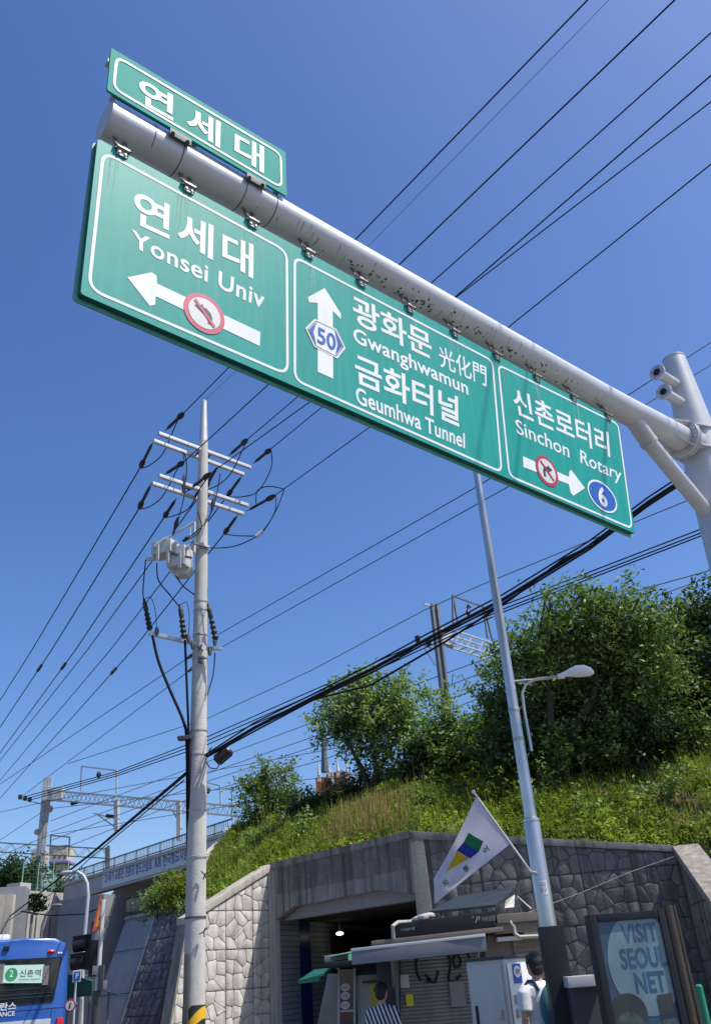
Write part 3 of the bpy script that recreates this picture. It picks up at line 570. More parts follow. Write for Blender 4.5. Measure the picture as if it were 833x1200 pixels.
# telecom bundle and other lines
tb = [az(0, 1083, 6.0)]
Zb = ay(242, 886, PY_).z
G_T = 'telecom cables sweeping past the concrete pole to the upper right'
def seg(pts): return [V(p) for p in pts]
def bz(px, py, t): return az(px, py, Zb + t)
for k, (off, r_, lb) in enumerate(((0, .034, 'thick black telecom bundle sweeping from lower left to the gantry pole'), (-6, .016, 'black telecom cable running just above the thick bundle'), (4, .019, 'black cable hugging the underside of the thick telecom bundle'))):
    up2 = [(0, 1083), (108, 1000 + off * .2), (216, 908.5 + off * .3), (242, 886 + off * .4), (298, 853 + off), (366, 818 + off * .7), (438, 783 + off), (500, 749 + off), (590, 702 + off), (690, 640 + off), (760, 588 + off), (812, 554 + off), (845, 530 + off)]
    zz = [Zb - .4, Zb - .15, Zb, Zb, Zb + .05, Zb + .2, Zb + .45, Zb + .8, Zb + 1.35, Zb + 1.9, Zb + 2.3, Zb + 2.6, Zb + 2.8]
    wire('telecom_cable', [az(x, y, z) for (x, y), z in zip(up2, zz)], r_ * .95, lb, group=G_T, n=8, ext=16)
wire('telecom_cable', [az(x, y, Zb + z) for x, y, z in ((366, 820, .2), (434, 803, .4), (520, 753, .8), (600, 701, 1.4), (660, 655, 1.75), (700, 636, 1.9))], .02, 'black cable branching below the bundle in front of the small tree', group=G_T)
for k in range(7):                                           # lashing clips, part of the bundle
    pass
wire('telecom_cable', [az(0, 1085, 5.6), az(60, 1048, 5.5), az(108, 1004, 5.6), az(216, 914, 5.8)], .016, 'slack black cable hanging under the bundle left of the pole', group=G_T)
bx = thing('cable_splice_box', 'black splice closure hanging off the cable right of the concrete pole', 'splice box', ay(262, 886, PY_ - .3))
MB().tube([ay(253, 893, PY_ - .3), ay(255, 891, PY_ - .3), ay(268, 880, PY_ - .3), ay(270, 878, PY_ - .3)], [.07, .13, .13, .09], 12).build('closure', 'insul', bx, bev=.004)
wire('pigtail', [ay(258, 895, PY_ - .3), ay(254, 901, PY_ - .3), ay(246, 900, PY_ - .3), ay(242, 893, PY_ - .2)], .012, None, parent=bx)
wire('hanger', [ay(262, 884, PY_ - .3), ay(263, 874, PY_ - .3)], .012, None, parent=bx)
G_S = 'service wires from the lower crossarm'
zl1 = ay(256, 744, PY_).z
for i, (a, bb, c0, d0, e0) in enumerate((((256, 743.5), (554, 573), (225, 768), (45, 889), (16, 915)), ((259, 759), (594, 571), (226, 783), (85, 889), (30, 948)))):
    wire('service_wire', [az(*a, zl1), az(*bb, zl1), [az(737, 462, zl1 + .9), az(757, 473.5, zl1 + .9)][i], [az(840, 396.5, zl1 + 2.2), az(840, 423, zl1 + 2.2)][i]], .009, ['upper of two thin wires rising right from the pole to behind the sign', 'lower of two thin wires rising right from the pole to behind the sign'][i], group=G_S, ext=12)
    p2 = az(*c0, zl1); p3 = az(*d0, zl1 - .3); wire('service_wire', [V((PX, PY_ - .2, zl1)), p2, p3, p3 + (p3 - p2) * .6], .010, ['upper of two thin wires dropping left from the pole past the steel truss', 'lower of two thin wires dropping left from the pole past the steel truss'][i], group=G_S)
    MB().tube([p2, p2 + (p3 - p2).normalized() * .25], [.05, .03], 8).build('wire_clamp', 'insul', COL.objects[-1] if 0 else up_)

# ------------------------------------------------------------------ silver street lamp
LX, LY = 1.69, 10.3
lp = thing('street_lamp', 'silver tapered steel lamp post with black base and one white head', 'street lamp', (LX, LY, .12))
zl = lambda py, px: ay(px, py, LY).z
zj = zl(958, 621)
MB().tube([(LX, LY, zj - .02), (LX, LY, 5.4), (LX, LY, 8.6)], [.069, .056, .043], 28).build('upper_tube', 'brush', lp)
MB().tube([(LX, LY, zl(1088, 640)), (LX, LY, zj - .06), (LX, LY, zj)], [.095, .090, .072], 28).build('sleeve', 'brush', lp)
MB().tube([(LX, LY, zj - .05), (LX, LY, zj - .02)], .0935, 28).build('sleeve_ring', 'brush', lp, bev=.004)
MB().box((LX + .02, LY, (.12 + zl(1086, 640)) / 2), (.235, .24, zl(1086, 640) - .12)).build('base_cabinet', 'black', lp, bev=.012)
for py, px in ((832, 606), (866, 611)): MB().tube([(LX, LY, zl(py, px) - .02), (LX, LY, zl(py, px) + .02)], .068, 24).build('clamp_ring', 'steel', lp, bev=.004)
za = zl(798, 606)
arm_pts = [(LX + .13, LY - .0, zl(880, 620)), (LX + .12, LY, za - .35), (LX + .13, LY, za - .15), (LX + .19, LY, za - .05), (LX + .30, LY, za), (ay(655, 797, LY).x, LY, za + .015)]
MB().tube(arm_pts, .018, 10).build('bracket_arm', 'brush', lp); MB().tube([(LX, LY, za), (LX + .3, LY, za)], .014, 8).build('bracket_arm', 'brush', lp)
hx0 = ay(657, 798, LY); hx1 = ay(697, 795, LY); hl = hx1.x - hx0.x
b = MB(); prof = [(0, .03), (.12, .035), (.3, .055), (.5, .085), (.7, .09), (.88, .07), (.97, .035), (1, .005)]
b.tube([(hx0.x + t * hl, LY, za + .02 + .035 * math.sin(t * PI)) for t, _ in prof], [r_ for _, r_ in prof], 18)
b.v = [V((v.x, v.y, za + .015 + (v.z - za - .015) * (.95 if v.z > za + .03 else .35))) for v in b.v]
b.build('lamp_head', 'white', lp); MB().tube([(hx0.x - .03, LY, za + .015), (hx0.x + .05, LY, za + .015)], .03, 12).build('lamp_neck', 'white', lp)
PL = lambda u, v: V((LX + .0935 * math.sin(u / .094), LY - .0935 * math.cos(u / .094), v))
z0 = zl(1041, 634); k_ = []
sgd = MB(); g_ = [(-.045 + .01 * i) for i in range(10)]
sgd.add([PL(u, z0 + s_) for s_ in (-.07, .07) for u in g_], [[i, i + 1, i + 11, i + 10] for i in range(9)]); sgd.v = [V((v.x, v.y - .004, v.z)) for v in sgd.v]; st_ = sgd.build('sticker', 'white', lp)
text('sticker_print', '서대\n문구', [(-.035, z0 + .055), (-.035, z0 - .055), (.035, z0 + .055), (.035, z0 - .055)], lambda u, v: PL(u, v) - V((0, .008, 0)), 'blue_film', lp)
# flag on its staff, tied to the lamp post
fg = thing('flag', 'white flag with green, blue and yellow emblem on a slanting staff', 'flag', (LX - .1, LY, zl(1022, 630)))
FY = LY - .25
f0 = ay(622, 1022, LY - .12); f1 = ay(554.5, 928, FY - .5)
MB().tube([f0, f1], .011, 8).build('staff', 'white', fg); MB().ell(f1, (.022, .022, .022), 10, 6).build('staff_knob', 'white', fg)
# cloth: bilinear patch of 4 corners, hanging from the staff
ca = f0.lerp(f1, .95); cb = f0.lerp(f1, .36)
cc = ay(508, 1030, FY - .15); cd_ = ay(509, 1059, FY - .05)
def FP(u, v, d=0.):                                           # u along staff 0 top ..1 bottom; v away from staff
    p = ca.lerp(cb, u); q = cc.lerp(cd_, u); r_ = p.lerp(q, v)
    return r_ + V((0, -1, 0)) * ((.05 * math.sin(v * 6 + u * 5) + .02 * math.sin(u * 13 - v * 4)) * min(1, v * 1.5) + d) + V((0, 0, -.10 * math.sin(v * PI) * (1 - u) * .25))
N = 18
def patch(name, f, m, par, N=18):
    b = MB(); b.add([f(i / N, j / N) for i in range(N + 1) for j in range(N + 1)], [[i * (N + 1) + j, i * (N + 1) + j + 1, (i + 1) * (N + 1) + j + 1, (i + 1) * (N + 1) + j] for i in range(N) for j in range(N)]); return b.build(name, m, par)
cloth = patch('cloth', lambda u, v: FP(u, v), 'flag', fg)
FPX = V((0, -1, 0))
def fpt(px, py, d=.006):                                      # a point of the cloth seen at a pixel, by search
    best = None
    for lv in range(4):
        r0 = [(0, 1, 0, 1)] if best is None else [(max(0, best[1] - 1 / 6 ** lv), min(1, best[1] + 1 / 6 ** lv), max(0, best[2] - 1 / 6 ** lv), min(1, best[2] + 1 / 6 ** lv))]
        best2 = None
        for i in range(13):
            for j in range(13):
                u = r0[0][0] + (r0[0][1] - r0[0][0]) * i / 12; v = r0[0][2] + (r0[0][3] - r0[0][2]) * j / 12
                p = FP(u, v); c0 = MC.T @ np.array([p.x, p.y, p.z - HC]); x = 416.5 + F * c0[0] / -c0[2]; y = 600 - F * c0[1] / -c0[2]
                e = (x - px) ** 2 + (y - py) ** 2
                if best2 is None or e < best2[0]: best2 = (e, u, v)
        best = best2
    return best[1], best[2]
def fquad(name, px4, m, n=6):
    uv = [fpt(*p) for p in px4]
    def f(s_, t): a = [uv[0][i] * (1 - s_) * (1 - t) + uv[1][i] * s_ * (1 - t) + uv[2][i] * s_ * t + uv[3][i] * (1 - s_) * t for i in (0, 1)]; return FP(a[0], a[1], .006)
    patch(name, f, m, cloth, n)
fquad('emblem', [(549, 976), (566, 986), (561, 998), (543, 987)], 'flag_g'); fquad('emblem', [(543, 987), (561, 998), (551, 1006), (535, 997)], 'flag_b'); fquad('emblem', [(535, 997), (549, 1006), (529, 1018), (521, 1024)], 'flag_y')
for ch, cx, cy in (('자', 522, 1035), ('봉', 545.5, 1018), ('이', 569, 996)):
    q = [(cx - 4.2, cy - 0.5), (cx - 0.5, cy + 5.5), (cx + .5, cy - 5.5), (cx + 4.6, cy + .2)]; uv = [fpt(*p) for p in q]
    text('emblem_text', ch, uv, lambda u, v: FP(u, v, .007), 'flag_g', cloth, .03)
MB().tube([f0, f0 + V((.12, .1, -.02))], .02, 8).build('holder', 'steel', fg)
# ------------------------------------------------------------------ walls, underpass, embankment
def clip(poly, p, n):
    out = []
    for i in range(len(poly)):
        a, b2 = poly[i - 1], poly[i]; da = (a[0] - p[0]) * n[0] + (a[1] - p[1]) * n[1]; db = (b2[0] - p[0]) * n[0] + (b2[1] - p[1]) * n[1]
        if (da < 0) != (db < 0): t = da / (da - db); out.append((a[0] + (b2[0] - a[0]) * t, a[1] + (b2[1] - a[1]) * t))
        if db < 0: out.append(b2)
    return out
def cut_convex(poly, outline):                              # keep the part inside a convex ccw outline
    for i in range(len(outline)):
        a, b2 = outline[i - 1], outline[i]; e = (b2[0] - a[0], b2[1] - a[1])
        if poly: poly = clip(poly, a, (e[1], -e[0]))
    return poly
def stones(outline, pw, ph, nx, ny, gap=.013, jit=.36):
    """irregular stone polygons inside a convex outline, laid out panel by panel"""
    xs = [p[0] for p in outline]; zs = [p[1] for p in outline]; res = []
    x0 = min(xs)
    while x0 < max(xs):
        z1 = max(zs)
        while z1 > min(zs):
            cell = cut_convex([(x0 + .012, z1 - ph + .012), (x0 + pw - .012, z1 - ph + .012), (x0 + pw - .012, z1 - .012), (x0 + .012, z1 - .012)], outline)
            seeds = [(x0 + (i + .5 + random.uniform(-jit, jit)) * pw / nx, z1 - (j + .5 + random.uniform(-jit, jit)) * ph / ny) for i in range(nx) for j in range(ny)]
            if len(cell) > 2:
                for s_ in seeds:
                    pl = cell
                    for t in seeds:
                        if t is s_ or not pl: continue
                        mx_ = ((s_[0] + t[0]) / 2, (s_[1] + t[1]) / 2); d = (t[0] - s_[0], t[1] - s_[1]); l = math.hypot(*d) or 1
                        pl = clip(pl, (mx_[0] - d[0] / l * gap / 2, mx_[1] - d[1] / l * gap / 2), d)
                    if pl and len(pl) > 2:
                        ar = abs(sum(pl[i - 1][0] * pl[i][1] - pl[i][0] * pl[i - 1][1] for i in range(len(pl)))) / 2
                        if ar > .012: res.append(pl)
            z1 -= ph
        x0 += pw
    return res
def round_poly(pl, k=.11):
    out = []
    for i in range(len(pl)):
        p, a, b2 = pl[i], pl[i - 1], pl[(i + 1) % len(pl)]
        out += [(p[0] + (a[0] - p[0]) * k, p[1] + (a[1] - p[1]) * k), (p[0] + (b2[0] - p[0]) * k, p[1] + (b2[1] - p[1]) * k)]
    return out
def add_stones(par, polys, P, nrm, m, h=.015, cap=300):
    cen = lambda pl: (sum(p[0] for p in pl) / len(pl), sum(p[1] for p in pl) / len(pl))
    polys = sorted(polys, key=lambda pl: -cen(pl)[1]); rest = MB()
    for i, pl in enumerate(polys):
        c0 = cen(pl); o_ = round_poly(pl); hh = h * random.uniform(.7, 1.2); n_ = len(o_)
        i_ = [(c0[0] + (x - c0[0]) * .92, c0[1] + (y - c0[1]) * .92) for x, y in o_]; t1, t2 = random.uniform(-.01, .01), random.uniform(-.01, .01)
        vs = [P(*p) - nrm * .012 for p in o_] + [P(*p) + nrm * hh * .72 for p in [(c0[0] + (x - c0[0]) * .975, c0[1] + (y - c0[1]) * .975) for x, y in o_]] + [P(*p) + nrm * (hh + t1 * (p[0] - c0[0]) * 2 + t2 * (p[1] - c0[1]) * 2) for p in i_]
        fs = [[r * n_ + k, r * n_ + (k + 1) % n_, (r + 1) * n_ + (k + 1) % n_, (r + 1) * n_ + k] for r in (0, 1) for k in range(n_)] + [[2 * n_ + k for k in range(n_)]]
        if i < cap: MB().add(vs, fs).build('stone', m, par)
        else: rest.add(vs, fs)
    if rest.v: tag(rest.build('stone_rest', m, par), kind='stuff')
Lc = V((-3.39, 28.39, 0)); Rc = V((.80, 23.91, 0))
# right retaining wall (frontal), its top line read off the photograph
E1 = V((7.15, 22.9, 0)); wd = (E1 - Rc).normalized(); wn = V((wd.y, -wd.x, 0))
zR0 = 5.0; zR1 = ay(780, 993, E1.y).z; LW = (E1 - Rc).length
def PR(s_, z, d=0.): return Rc + wd * s_ + V((0, 0, z)) + wn * d
rw = thing('retaining_wall', 'shade-dark weathered stone retaining wall right of the underpass, behind the kiosks', 'wall', PR(LW / 2, 0))
MB().prism([PR(0, 0), PR(LW, 0), PR(LW, zR1), PR(0, zR0)], -wn * .45).build('wall_body', 'joint', rw, smooth=False)
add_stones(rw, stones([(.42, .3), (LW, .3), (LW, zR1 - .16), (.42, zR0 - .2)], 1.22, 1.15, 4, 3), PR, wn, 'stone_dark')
MB().prism([PR(-.02, zR0 - .17, .06), PR(LW + .03, zR1 - .13, .06), PR(LW + .03, zR1 + .02, .06), PR(-.02, zR0 + .02, .06)], -wn * .56).build('coping', 'conc_dark', rw, bev=.01)
MB().prism([PR(-.05, 0, .05), PR(.40, 0, .05), PR(.30, zR0 - .18, .05), PR(-.05, zR0 - .18, .05)], -wn * .2).build('corner_pilaster', 'conc_green', rw, bev=.01)
# wing that comes towards the viewer and slopes down
W1 = ay(833, 1055, 20.0); W1 = V((W1.x, 20.0, W1.z)); W2 = W1 + (W1 - V((E1.x, E1.y, zR1))) * 1.2; W2.z = 1.2
wr = thing('retaining_wall', 'dark stone wing wall sloping down at the right edge of the picture', 'wall', (E1.x, E1.y, 0))
d2 = V((W1.x - E1.x, W1.y - E1.y, 0)); LW2 = V((W2.x - E1.x, W2.y - E1.y, 0)).length; d2.normalize(); n2 = V((d2.y, -d2.x, 0)); n2 = n2 if n2.dot(V((-1, -.3, 0))) > 0 else -n2
P2 = lambda s_, z, d=0.: V((E1.x, E1.y, z)) + d2 * (s_ + .01) + n2 * d
MB().prism([P2(0, 0), P2(LW2, 0), P2(LW2, W2.z), P2(0, zR1)], -n2 * .5).build('wall_body', 'joint', wr, smooth=False)
pol = stones([(.02, .3), (LW2, .3), (LW2, W2.z), (.02, zR1 - .18)], 1.22, 1.15, 4, 3)
add_stones(wr, pol, P2, n2, 'stone_dark')
MB().prism([P2(-.02, zR1 - .16, .08), P2(LW2, W2.z - .16, .08), P2(LW2, W2.z + .03, .08), P2(-.02, zR1 + .03, .08)], -n2 * .62).build('coping', 'coping', wr, bev=.01)
# underpass portal wall between the two corners
pd = (Rc - Lc).normalized(); pn = V((pd.y, -pd.x, 0)); pn = pn if pn.y < 0 else -pn; LP = (Rc - Lc).length
PP = lambda s_, z, d=0.: Lc + pd * s_ + V((0, 0, z)) + pn * d
ub_ = thing('underpass', 'dark pedestrian underpass portal with stained concrete lintel and tiled side wall', 'underpass', PP(LP / 2, 0))
zo = 3.42; zh = 3.72
MB().prism([PP(.0, zo + .02), PP(.18, zo + .02), PP(1.0, zh), PP(4.75, zh + .05), PP(LP - .25, zo + .12), PP(LP - .06, zo + .12), PP(LP - .06, 5.0), PP(0, 5.0)], -pn * .35).build('lintel', 'conc_dark', ub_, smooth=False)
MB().prism([PP(.10, zo, -.30), PP(LP - .1, zo, -.30), PP(LP - .1, zh + .3, -.30), PP(.10, zh + .3, -.30)], -pn * .3).build('soffit_beam', 'conc_smooth', ub_, smooth=False)
add_stones(ub_, stones([(.25, 4.12), (LP - .35, 4.12), (LP - .35, 4.84), (.25, 4.84)], .78, .72, 2, 2, jit=.3), PP, pn, 'stone_dark')
MB().prism([PP(-.05, 4.86, .06), PP(LP + .0, 4.86, .06), PP(LP + .0, 5.03, .06), PP(-.05, 5.03, .06)], -pn * .5).build('coping', 'conc_dark', ub_, bev=.01)
MB().prism([PP(-.02, 0, .03), PP(.14, 0, .03), PP(.14, 4.85, .03), PP(-.02, 4.85, .03)], -pn * .2).build('jamb', 'conc_bridge', ub_, bev=.008)
ti = V((.30, .954, 0)); ax_ = math.atan2(ti.y, ti.x)
def tun(s_, t, z): return PP(s_, z) + ti * (t + .36)
b = MB(); b.prism([tun(.02, -.2, .12), tun(.02, 14, .12), tun(.02, 14, 3.6), tun(.02, -.2, 3.6)], -pd * .3); b.build('tiled_wall', 'tiles', ub_, smooth=False, rot=ax_)
b = MB(); b.prism([tun(.024, 1.6, .12), tun(.024, 2.5, .12), tun(.024, 2.5, 3.55), tun(.024, 1.6, 3.55)], pd * .006); b.build('blue_tile_stripe', 'blue_stripe', ub_, smooth=False, rot=ax_)
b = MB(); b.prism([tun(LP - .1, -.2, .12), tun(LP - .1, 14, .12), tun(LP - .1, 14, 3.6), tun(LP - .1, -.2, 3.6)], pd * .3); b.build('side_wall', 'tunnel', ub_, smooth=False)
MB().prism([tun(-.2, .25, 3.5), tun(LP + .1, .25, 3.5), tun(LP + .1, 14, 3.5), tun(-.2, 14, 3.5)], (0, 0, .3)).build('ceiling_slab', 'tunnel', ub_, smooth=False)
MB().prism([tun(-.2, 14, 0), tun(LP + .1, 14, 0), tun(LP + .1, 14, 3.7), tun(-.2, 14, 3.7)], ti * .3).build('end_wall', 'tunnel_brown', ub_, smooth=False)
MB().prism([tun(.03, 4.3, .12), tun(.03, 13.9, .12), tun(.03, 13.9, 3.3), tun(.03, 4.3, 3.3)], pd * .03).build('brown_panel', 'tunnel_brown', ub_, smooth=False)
tl_ = thing('tunnel_lamp', 'small lit ceiling lamp inside the underpass', 'lamp', tun(1.6, 3.6, 3.45))
lc = V(apl(398, 1094, tun(1.6, 4.2, 3), ti)); MB().ell(lc, (.13, .13, .06)).build('lit_shade', 'lamp_on', tl_); MB().box((lc.x, lc.y, (lc.z + 3.5) / 2 + .04), (.06, .06, max(.05, 3.5 - lc.z))).build('lamp_stem', 'dark_steel', tl_)
# pale lit wing wall left of the portal
WA = V((-4.95, 26.8, 0)); ld = (Lc - WA).normalized(); ln = V((ld.y, -ld.x, 0)); LL = (Lc - WA).length
WX = WA - ld * .9; LL2 = (Lc - WX).length
PW = lambda s_, z, d=0.: WX + ld * s_ + V((0, 0, z)) + ln * d
zw0 = apl(216, 1063, WX, ln).z; zwl = zw0 - .35
ww = thing('retaining_wall', 'sunlit pale stone wing wall between the concrete pole and the underpass', 'wall', PW(LL2 / 2, 0))
e1 = apl(217, 1085, WX, ln); e2 = apl(199, 1198, WX, ln); s1_, s2_ = (e1 - WX).dot(ld), (e2 - WX).dot(ld)
sl_ = (s1_ - s2_) / (e1.z - e2.z); sA = s2_ - sl_ * e2.z; sB = s1_ + sl_ * (zw0 - e1.z); zB = zwl + (5.0 - zwl) * sB / LL2
MB().prism([PW(sA, 0), PW(LL2, 0), PW(LL2, 5.0), PW(sB, zB)], -ln * .45).build('wall_body', 'joint_pale', ww, smooth=False)
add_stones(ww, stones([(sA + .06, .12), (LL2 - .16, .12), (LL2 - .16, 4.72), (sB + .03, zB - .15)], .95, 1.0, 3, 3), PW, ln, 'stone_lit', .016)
MB().prism([PW(sB - .03, zB - .15, .06), PW(LL2, 4.83, .06), PW(LL2, 5.02, .06), PW(sB - .03, zB + .02, .06)], -ln * .56).build('coping', 'conc_lit', ww, bev=.01)
MB().prism([PW(LL2 - .14, 0, .06), PW(LL2 + .02, 0, .06), PW(LL2 + .02, 4.84, .06), PW(LL2 - .14, 4.76, .06)], -ln * .2).build('corner_strip', 'conc_lit', ww, bev=.01)
# battered abutment wall beyond it, dark stone part and smooth part
Q1 = az(219, 1063, 4.30); Q0 = az(148, 1077.5, 4.30)
Qm = Q0.lerp(Q1, .50); Qm = apl(183, 1071, Q0, (Q1 - Q0).cross(V((0, 0, 1)))); tq = (Qm - Q0).length / (Q1 - Q0).length
qd = V((Q1.x - Q0.x, Q1.y - Q0.y, 0)); LQ = qd.length; qd.normalize(); qn = V((qd.y, -qd.x, 0)); qn = qn if qn.y < 0 else -qn
BAT = .34                                                     # metres out per metre down
PQ = lambda s_, z, d=0.: V((Q0.x, Q0.y, z)) + qd * s_ + qn * ((4.30 - z) * BAT + d)
ab = thing('abutment_wall', 'leaning abutment wall with smooth grey face and dark stone part, left of the pole', 'wall', (Q0.x, Q0.y, 0))
sm = LQ * tq
MB().prism([PQ(-.2, 0), PQ(sm, 0), PQ(sm, 4.30), PQ(-.0, 4.30)], -qn * .6).build('smooth_facing', 'conc_smooth', ab, smooth=False)
for zz in (3.2, 1.85): MB().prism([PQ(.02, zz, .004), PQ(sm, zz, .004), PQ(sm, zz + .03, .004), PQ(.02, zz + .03, .004)], -qn * .02).build('panel_joint', 'joint', ab, smooth=False)
MB().prism([PQ(sm - .03, 0, .02), PQ(sm + .03, 0, .02), PQ(sm + .03, 4.33, .02), PQ(sm - .03, 4.33, .02)], -qn * .2).build('edge_strip', 'conc_bridge', ab, smooth=False)
MB().prism([PQ(sm, 0), PQ(LQ + .5, 0), PQ(LQ, 4.30), PQ(sm, 4.30)], -qn * .6).build('stone_backing', 'joint', ab, smooth=False)
nq = (PQ(0, 0) - PQ(0, 1)).cross(qd).normalized(); nq = nq if nq.y < 0 else -nq
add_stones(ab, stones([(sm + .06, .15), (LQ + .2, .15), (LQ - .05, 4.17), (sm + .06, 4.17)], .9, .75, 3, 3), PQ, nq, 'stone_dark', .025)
MB().prism([PQ(-.05, 4.27, .05), PQ(LQ + .1, 4.27, .05), PQ(LQ + .1, 4.39, .05), PQ(-.05, 4.39, .05)], -qn * .6).build('coping', 'conc_dark', ab, bev=.01)

# ------------------------------------------------------------------ embankment
crest = [ay(277, 972, 39.4), ay(300, 972, 38.8), ay(330, 960, 38.0), ay(362, 948, 37), ay(415, 931, 35.4), ay(500, 906, 33.5), ay(600, 890, 31), ay(715, 884, 29), ay(830, 872, 27), (20, 25, 8.0), (50, 20, 8.4)]
foot = [(Q1.x - .25, Q1.y + .9, 4.1), (Q1.x + .1, Q1.y - .6, 4.1), (-4.9, 28.6, 3.65), (-4.3, 28.1, 4.2), (Lc.x + .1, Lc.y + .3, 4.8), (Rc.x + .1, Rc.y + .4, 4.85), (4.2, E1.y + .7, zR0 - (zR0 - zR1) * .52 - .12), (E1.x + .3, E1.y + .3, zR1 - .1), (9.6, E1.y - 2.9, 2.8), (16, 16, 1.0), (40, 4, .5)]
NU, NV = 200, 46
def lerp_pl(pl, t): k = min(int(t * (len(pl) - 1)), len(pl) - 2); f_ = t * (len(pl) - 1) - k; return V(pl[k]).lerp(V(pl[k + 1]), f_)
def slope(u, v):
    a, c0 = lerp_pl(foot, u), lerp_pl(crest, u); p = a.lerp(c0, min(v, 1.0))
    bulge = .22 * math.sin(min(v, 1) * PI) + .13 * math.sin(u * 61 + v * 7) * math.sin(v * 9 + u * 20) * min(1, v * 4)
    if v > 1: d = (c0 - a); d.z = 0; p = c0 + d.normalized() * (v - 1) * 60; bulge = -(v - 1) * .5
    return p + V((0, 0, bulge))
b = MB(); vl = [i / 30 for i in range(31)] + [1.03, 1.08, 1.15, 1.3, 1.6, 2.2]
b.add([slope(i / NU, v) for v in vl for i in range(NU + 1)], [[j * (NU + 1) + i, j * (NU + 1) + i + 1, (j + 1) * (NU + 1) + i + 1, (j + 1) * (NU + 1) + i] for j in range(len(vl) - 1) for i in range(NU)])
tag(b.build('embankment', 'soil', weld=False), kind='structure')
ew = thing('parapet_wall', 'low concrete edge climbing from the leaning abutment to the bridge end', 'wall', slope(0, .5))
eq = [slope(0, v) + V((-.15, -.1, .12)) for v in (0, .15, .3, .45, .6, .75, .9, 1.0)]
b = MB()
for a, c0 in zip(eq, eq[1:]): b.prism([a, c0, c0 - V((0, 0, 2.2)), a - V((0, 0, 2.2))], (-.25, 0, 0))
b.build('edge_beam', 'conc_bridge', ew, smooth=False)

# ---- leaf clouds (numpy)
def leaves(name, cen, size, m, parent=None, up=.3, asp=.5, drop=0., nrm_up=None):
    n = len(cen); cen = np.asarray(cen, float); size = np.broadcast_to(np.asarray(size, float), (n,))
    a = rng.normal(size=(n, 3)); a[:, 2] = a[:, 2] * .6 - drop; a /= np.linalg.norm(a, axis=1)[:, None]
    h = rng.normal(size=(n, 3)); h[:, 2] += up * 3; b_ = np.cross(a, h); b_ /= np.linalg.norm(b_, axis=1)[:, None] + 1e-9
    nn = np.cross(a, b_)
    s_ = size[:, None]
    v = np.stack([cen - a * s_ * .5, cen + b_ * s_ * asp * .5 + nn * s_ * .08, cen + a * s_ * .5, cen - b_ * s_ * asp * .5 + nn * s_ * .08], 1).reshape(-1, 3)
    return quads(name, v, m, parent)
def quads(name, v, m, parent=None):
    n = len(v) // 4; org = v.mean(0); me = bpy.data.meshes.new(name)
    me.vertices.add(4 * n); me.vertices.foreach_set('co', (v - org).astype(np.float32).ravel())
    me.loops.add(4 * n); me.loops.foreach_set('vertex_index', np.arange(4 * n, dtype=np.int32))
    me.polygons.add(n); me.polygons.foreach_set('loop_start', np.arange(0, 4 * n, 4, dtype=np.int32)); me.polygons.foreach_set('loop_total', np.full(n, 4, dtype=np.int32))
    me.update(); me.validate(); me.materials.append(M[m]); return link(name, me, parent, V(org))
def blades(name, base, hgt, m, lean=.35, wd=.018, parent=None):
    n = len(base); base = np.asarray(base, float); an = rng.uniform(0, 2 * PI, n); ln_ = rng.uniform(0, lean, n) * hgt
    d = np.stack([np.cos(an), np.sin(an), np.zeros(n)], 1); sd_ = np.stack([-np.sin(an), np.cos(an), np.zeros(n)], 1) * wd
    top = base + d * ln_[:, None] + np.array([0, 0, 1]) * np.asarray(hgt)[:, None]
    v = np.stack([base - sd_, base + sd_, top + sd_ * .25, top - sd_ * .25], 1).reshape(-1, 3); return quads(name, v, m, parent)
# ---- slope vegetation
def px_of(P):                                                # image position of world points, used only to know which plants grow where in the photograph
    c0 = (np.asarray(P) - [0, 0, HC]) @ MC; return 416.5 + F * c0[:, 0] / -c0[:, 2], 600 - F * c0[:, 1] / -c0[:, 2]
def slope_pts(n, u0, u1, v0, v1):
    us = rng.uniform(u0, u1, n); vs = rng.uniform(v0, v1, n); return np.array([slope(a, b2)[:] for a, b2 in zip(us, vs)]), us, vs
UR = .90
def plants(n, u0, u1, v0, v1, hmin, hmax, nl, size, m, name, rad=.22, keep=None, drop=0.):
    P, us, vs = slope_pts(n, u0, u1, v0, v1)
    if keep is not None: P = P[keep(us, vs)]
    n = len(P); h = rng.uniform(hmin, hmax, n); k = np.repeat(np.arange(n), nl); t = rng.uniform(.05, 1, len(k))
    off = rng.normal(size=(len(k), 3)) * np.array([rad, rad, 0]) * (1.1 - t)[:, None] * .6; c0 = P[k] + off; c0[:, 2] += h[k] * t
    return tag(leaves(name, c0, rng.uniform(.6, 1.3, len(k)) * size, m, up=.9, asp=.42, drop=drop), kind='stuff')
dirt = lambda us, vs: ~((us > .655) & (vs > .12) & (vs < .75) & (np.sin(us * 90) + np.sin(vs * 14 + us * 30) > .1))
plants(6600, 0, UR, 0, 1.05, .15, .5, 16, .125, 'weed', 'weeds', keep=dirt)
plants(1800, 0, UR, .0, 1.05, .15, .45, 14, .13, 'weed_dark', 'weeds', keep=dirt)
plants(900, .3, .74, .02, .42, .3, .6, 18, .09, 'leaf_yel', 'weeds', keep=dirt)
P, us, vs = slope_pts(16000, 0, UR, 0, 1.0); blades_o = tag(blades('grass', P, rng.uniform(.15, .5, len(P)), 'weed', wd=.014), kind='stuff')
P, us, vs = slope_pts(9000, .35, .65, .05, .4); qx = px_of(P)[0]; P = P[np.abs(qx - 432 + rng.normal(size=len(us)) * 12) < 42]; P = P[:1200]; tag(blades('dry_grass', P, rng.uniform(.4, .85, len(P)), 'straw', lean=.25, wd=.012), kind='stuff')
